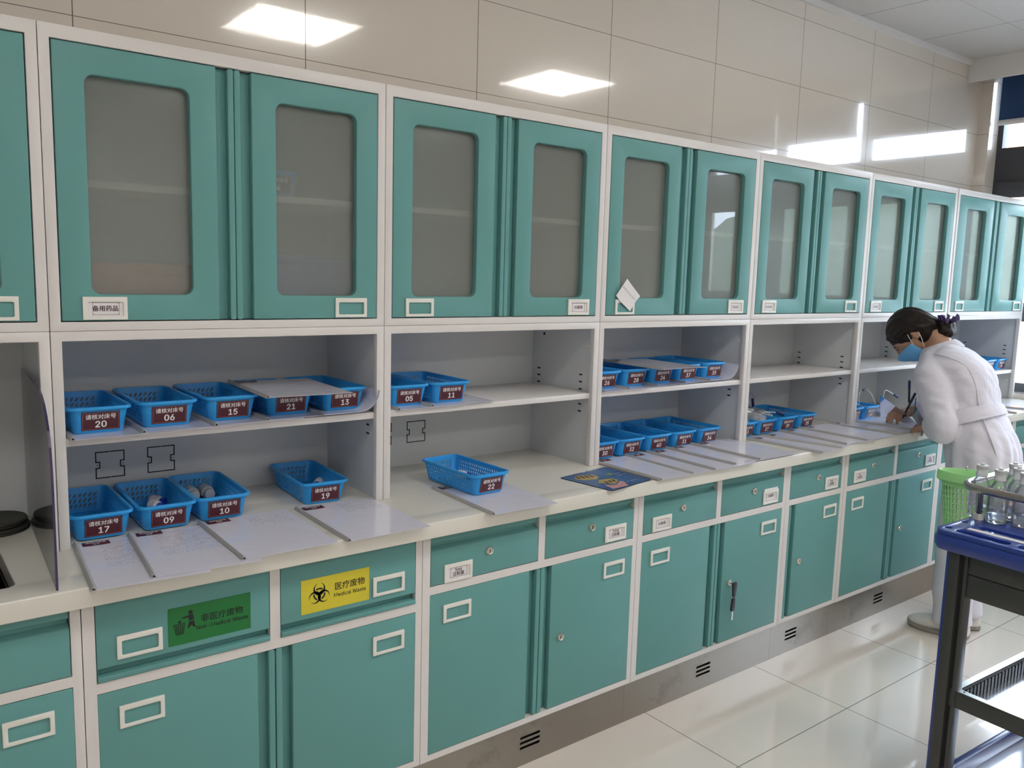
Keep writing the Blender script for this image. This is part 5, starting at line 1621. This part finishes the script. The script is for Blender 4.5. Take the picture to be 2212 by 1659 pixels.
# purple bow: ruffled loops and tails
g = G()
random.seed(3)
for k in range(9):
    a = k * 0.72; c = BC + Vector((0.028 * math.cos(a), -0.010 + 0.020 * math.sin(a), 0.034 + 0.006 * math.sin(2.1 * k)))
    d = Vector((math.cos(a), 0.5 * math.sin(a), 0.5 + 0.4 * random.random())).normalized(); e = d.cross(Vector((0.2, 1, 0.3))).normalized()
    vs = []
    for i in range(6):
        u = i / 5
        for j in range(4):
            v = j / 3 - 0.5
            w = 0.020 * (0.4 + math.sin(PI * u))
            vs.append(c + d * 0.030 * u + e * v * w + d.cross(e) * (0.010 * math.sin(PI * u) + 0.005 * math.sin(9 * v + k)))
    fs = [(i * 4 + j, (i + 1) * 4 + j, (i + 1) * 4 + j + 1, i * 4 + j + 1) for i in range(5) for j in range(3)]
    g.add(vs, fs)
me = g.mesh('hair_bow', normals=False)
o = link('hair_bow', me, M['purple'], person); md = o.modifiers.new('thickness', 'SOLIDIFY'); md.thickness = 0.0012
g = G(); blob(g, BC + Vector((-0.008, -0.002, 0.047)), (0.005, 0.005, 0.005), 12, 8); g.build('pearl', M['plastic_white'], o)

# --- mask
g = G(); rs = []
for i in range(19):
    z = -0.108 + 0.098 * i / 18
    ring = []
    for j in range(29):
        u = -1 + 2 * j / 28
        th = u * math.radians(76)
        # find the head surface at this height
        sz = max(-1, min(1, z / 0.113)); ph = math.asin(sz)
        p = head_pt(th, ph)
        v = (z + 0.108) / 0.098
        edge = abs(u)
        zz = z * (1 - 0.0) + (-0.030 + 0.0) * 0
        shrink = edge ** 2 * 0.55
        zc = -0.060
        zz = zc + (z - zc) * (1 - shrink * 0.55) - 0.004 * (1 - edge)
        ph = math.asin(max(-1, min(1, zz / 0.113))); p = head_pt(th, ph)
        puff = 0.006 + 0.012 * (1 - edge ** 2) * math.sin(PI * min(1, max(0, v))) ** 0.7 + (0.0012 * math.sin(v * 22) if edge < 0.9 else 0)
        nrm = Vector((p.x / 0.073 ** 2, max(p.y, 0.01) / 0.094 ** 2, p.z / 0.113 ** 2 * 0.25)).normalized()
        ring.append(Hd(*(p + nrm * puff)))
    rs.append(ring)
g.rings(rs, cap=False, closed=False)
o = link('face_mask', g.mesh('face_mask', normals=False), M['mask'], person); md = o.modifiers.new('thickness', 'SOLIDIFY'); md.thickness = 0.0015; md.offset = 1
for s in (-1, 1):
    a_ = rs[15][28 if s > 0 else 0]; b_ = rs[3][28 if s > 0 else 0]
    e = Hd(s * 0.079, -0.033, 0.028)
    g = G(); g.tube(spline([a_, Hd(s * 0.0765, 0.008, -0.004), Hd(s * 0.081, -0.014, 0.034), e, Hd(s * 0.082, -0.042, 0.004), Hd(s * 0.072, -0.022, -0.040), b_], 6), 0.0013, 8, True)
    g.build('ear_loop', M['white_ink'], o)

# --- white coat: skirt, trunk, shoulders, sleeves
g = G()
path = [(W(3.345, -0.520, 0.560), 0.185, 0.125), (W(3.343, -0.520, 0.640), 0.186, 0.128), (W(3.340, -0.512, 0.730), 0.186, 0.132), (W(3.335, -0.495, 0.815), 0.184, 0.132), (W(3.325, -0.462, 0.895), 0.172, 0.118),
        (W(3.330, -0.438, 0.960), 0.160, 0.108), (W(3.335, -0.418, 1.020), 0.168, 0.116), (W(3.345, -0.392, 1.075), 0.182, 0.118), (W(3.352, -0.355, 1.120), 0.182, 0.100), (W(3.356, -0.322, 1.146), 0.155, 0.084), (W(3.358, -0.298, 1.164), 0.100, 0.070), (W(3.358, -0.286, 1.176), 0.066, 0.062)]
rs = []
for i, (c, l, d_) in enumerate(path):
    tn = path[min(i + 1, len(path) - 1)][0] - path[max(i - 1, 0)][0]
    if i < 4: tn = tn.lerp(UPV * tn.length, 0.7)
    rs.append(ell_ring(c, l, d_, tn, 48, 2.25))
# finer rings by interpolation
fr = []
for i in range(len(rs) - 1):
    p0, p1, p2, p3 = rs[max(i - 1, 0)], rs[i], rs[i + 1], rs[min(i + 2, len(rs) - 1)]
    for k in range(4):
        t_ = k / 4
        fr.append([0.5 * ((2 * b1) + (c1 - a1) * t_ + (2 * a1 - 5 * b1 + 4 * c1 - d1) * t_ * t_ + (3 * b1 - a1 - 3 * c1 + d1) * t_ ** 3) for a1, b1, c1, d1 in zip(p0, p1, p2, p3)])
fr.append(rs[-1])
g.rings(fr)
def sleeve(g, sh, el, wr, side):
    pts = spline([sh + Vector((-side * -0.03, 0, 0.0)) if False else sh, sh.lerp(el, 0.5) + Vector((0, -0.006, 0)), el, el.lerp(wr, 0.55), wr], 7)
    n = len(pts); rad_ = []
    for i in range(n):
        u = i / (n - 1)
        r = 0.068 * (1 - u) + 0.050 * u
        if u < 0.12: r *= 0.86 + 0.14 * u / 0.12
        r += 0.0035 * math.sin(u * 46) * sstep(0.2, 0.5, u) * (1 - sstep(0.85, 1.0, u))
        rad_.append(r)
    g.tube(pts, rad_, 26, False)
    return pts, rad_
g.tube([W(3.290, -0.305, 1.128), LSH.lerp(LEL, 0.06)], [0.078, 0.064], 24, True)
g.tube([W(3.405, -0.285, 1.128), RSH.lerp(REL, 0.06)], [0.078, 0.064], 24, True)
sl1 = sleeve(g, LSH, LEL, LEL.lerp(LWR, 0.86), -1)
sl2 = sleeve(g, RSH, REL, REL.lerp(RWR, 0.86), 1)
def folds(p):
    q = Vector((p.x, p.y, p.z))
    w = 0.0075 * noise.noise(Vector((q.x * 9, q.y * 9, q.z * 5))) + 0.0042 * noise.noise(Vector((q.x * 24 + q.z * 14, q.y * 20, q.z * 22)))
    lo = sstep(0.92, 0.70, p.z)
    w += lo * 0.007 * math.sin(14 * math.atan2(p.y + 0.01, p.x - 0.01) + 3 * p.z)
    return w
coat = link('lab_coat', remesh(g, 'lab_coat', 0.0075, 5, 0.5, folds), M['coat'], person)
# collar
g = G(); rs = []
NC = W(3.358, -0.290, 1.176)
tn = Vector((-0.08, 0.40, 0.91)).normalized()
for k, (rr1, h) in enumerate(((0.062, 0.000), (0.063, 0.034), (0.069, 0.039), (0.081, 0.024), (0.094, 0.000), (0.091, -0.004), (0.078, 0.014), (0.067, 0.026))):
    ring = []
    for j in range(33):
        a = math.radians(-248 + 316 * j / 32)
        L = (RT_ - tn * RT_.dot(tn)).normalized(); Dp = tn.cross(L)
        ring.append(NC + (L * math.cos(a) * 1.02 + Dp * math.sin(a)) * rr1 + tn * h)
    rs.append(ring)
rs.append(rs[0])
g.rings(rs, cap=False, closed=False); g.build('collar', M['coat'], coat)
# half belt and seams over the back, laid on the coat rings
def on_coat(v, a):
    """v in ring units (fine rings), a in degrees: 270 = middle of the back"""
    i = max(0, min(len(fr) - 2, int(v))); t_ = v - i
    x = (a % 360) / 360 * 48; j = int(x) % 48; s = x - int(x)
    A = fr[i][j].lerp(fr[i][(j + 1) % 48], s); B = fr[i + 1][j].lerp(fr[i + 1][(j + 1) % 48], s)
    c = sum(fr[i], Vector()) / 48
    p = A.lerp(B, t_)
    return p, (p - c).normalized()
BACK = 90 if (on_coat(18, 90)[0] - on_coat(18, 270)[0]).dot(FW_) < 0 else 270
BSG = 1 if (on_coat(18, BACK + 40)[0] - on_coat(18, BACK)[0]).dot(RT_) < 0 else -1
g = G(); rs = []
for i in range(21):
    a = BACK + BSG * (-56 + 172 * i / 20)
    lo, n1_ = on_coat(16.6, a); hi, n2_ = on_coat(19.4, a)
    rs.append([lo + n1_ * 0.004, hi + n2_ * 0.004, hi + n2_ * 0.0125, lo.lerp(hi, 0.5) + n1_ * 0.0135, lo + n1_ * 0.0125])
g.rings(rs); g.build('half_belt', M['coat'], coat)
for sgn in (BSG * 108, BSG * -48):
    p, n_ = on_coat(18, BACK + sgn)
    g = G(); rs = []
    L = (RT_ - n_ * RT_.dot(n_)).normalized(); U = n_.cross(L)
    for r_, h in ((0.0001, 0.0165), (0.008, 0.0165), (0.0095, 0.0150), (0.0095, 0.0125)):
        rs.append([p + n_ * h + (L * math.cos(2 * PI * k / 14) + U * math.sin(2 * PI * k / 14)) * r_ for k in range(14)])
    g.rings(rs); g.build('belt_button', M['plastic_white'], coat)
for a in (-52, 52):
    pts = []
    for i in range(26):
        v = 3 + 33 * i / 25
        p, n_ = on_coat(v, BACK + a * (1.0 + 0.5 * sstep(26, 36, v)))
        pts.append(p + n_ * 0.0015)
    G().tube(pts, 0.0030, 8, True).build('back_seam', M['coat'], coat)

# --- trousers
g = G()
for hp_, kn, an in ((LHP, LKN, LAN), (RHP, RKN, RAN)):
    pts = spline([hp_, kn + Vector((0, 0, 0.05)), an + FW_ * 0.012 + Vector((0, 0, -0.018))], 8)
    n = len(pts)
    g.tube(pts, [0.098 - 0.022 * sstep(0, 0.55, i / (n - 1)) + 0.004 * math.sin(i * 2.1) * sstep(0.55, 0.8, i / (n - 1)) for i in range(n)], 28)
link('trousers', remesh(g, 'trousers', 0.007, 4, 0.5, lambda p: 0.004 * noise.noise(Vector((p.x * 12, p.y * 12, p.z * 16)))), M['trouser'], person)


# --- shoes
def shoe(an, yaw, k):
    f = Vector((-math.sin(yaw), math.cos(yaw), 0)); r = Vector((math.cos(yaw), math.sin(yaw), 0))
    o = Vector((an.x, an.y, 0)) - f * 0.058
    g = G(); s_ = G(); rs = []; ss = []
    for u, w, h0, h in ((0.0, 0.018, 0.014, 0.050), (0.012, 0.031, 0.010, 0.070), (0.035, 0.036, 0.009, 0.078), (0.075, 0.036, 0.009, 0.076), (0.115, 0.038, 0.009, 0.066), (0.150, 0.043, 0.008, 0.054), (0.185, 0.045, 0.009, 0.048), (0.215, 0.038, 0.012, 0.042), (0.235, 0.024, 0.016, 0.034), (0.243, 0.008, 0.020, 0.028)):
        ring = []; sr = []
        for q in range(20):
            a = 2 * PI * q / 20; ca, sa = math.cos(a), math.sin(a)
            z = (h0 + h * 1.18) / 2 + (h * 1.18 - h0) / 2 * (abs(sa) ** 0.8 * math.copysign(1, sa))
            ring.append(o + f * u + r * w * (abs(ca) ** 0.8 * math.copysign(1, ca)) + UPV * z)
        rs.append(ring)
        for ww, z in ((w + 0.003, 0.001 + max(0, h0 - 0.009)), (w + 0.004, h0 + 0.010)):
            sr += [o + f * u - r * ww + UPV * z, o + f * u + r * ww + UPV * z]
        ss.append([sr[0], sr[1], sr[3], sr[2]])
    g.rings(rs)
    s0 = [o + f * -0.003 + (p - (o + f * 0.0)) * 1.0 for p in ss[0]]
    s_.rings(ss)
    sh = g.build('shoe', M['shoe'], person)
    s_.build('sole', M['sole'], sh, bevel=0.002)
    t_ = G(); t_.tube([o + f * 0.098 - r * 0.030 + UPV * 0.072, o + f * 0.128 + UPV * 0.0745, o + f * 0.098 + r * 0.030 + UPV * 0.072], 0.0022, 8, True); t_.build('stitching', M['shoe'], sh)
shoe(LAN, math.radians(6), 1)
shoe(RAN + Vector((0.020, -0.005, 0)), math.radians(-42), -1)
for nm in ():
    pass

# --- pens and badge
def pen(p0, p1, label, r=0.0046):
    p0, p1 = Vector(p0), Vector(p1); d = (p1 - p0)
    t = thing('pen', label, 'pen', tuple(p0))
    G().tube([Vector((0, 0, 0)), d * 0.05, d * 0.10, d * 0.97, d], [0.0008, 0.0022, r, r, r * 0.8], 14).build('barrel', M['pen'], t)
    G().tube([d * 0.62, d * 0.66, d * 0.985, d], [r * 1.02, r * 1.18, r * 1.15, r * 0.9], 14).build('pen_cap', M['navy'], t)
pen((3.330, -0.158, 0.868), (3.352, -0.196, 0.990), 'black pen held upright in the writing hand of the nurse')
pen((3.225, -0.235, 0.955), (3.236, -0.222, 1.055), 'black pen tip sticking up at the chest of the nurse')
t = thing('name_badge', 'clear badge card on a teal clip hanging at the wrist of the nurse', 'badge', (3.225, -0.262, 0.985))
G().tube(spline([(0.0, 0.0, 0.0), (0.004, 0.002, -0.03), (0.000, -0.002, -0.055)], 5), 0.0022, 8, True).build('reel_cord', M['teal_clip'], t)
g = G(); g.xz([[(-0.006, 0.0), (0.010, 0.006), (0.014, -0.010), (0.004, -0.026), (-0.004, -0.022)]], -0.003, 0.003); o = g.build('clip', M['teal_clip'], t, bevel=0.001); o.location = (0.0, -0.002, -0.048)
g = G(); g.xz([rr(-0.024, 0.024, -0.075, 0.0, 0.004, 4)], -0.0012, 0.0012); o = g.build('card_sleeve', M['film'], t); o.location = (-0.002, -0.004, -0.062); o.rotation_euler = (math.radians(-18), math.radians(-28), 0)
g = G(); g.xz([rect(-0.020, 0.020, -0.068, -0.012)], -0.0008, 0.0008); o2 = g.build('card', M['blue_badge'], t); o2.location = (-0.002, -0.0042, -0.062); o2.rotation_euler = o.rotation_euler
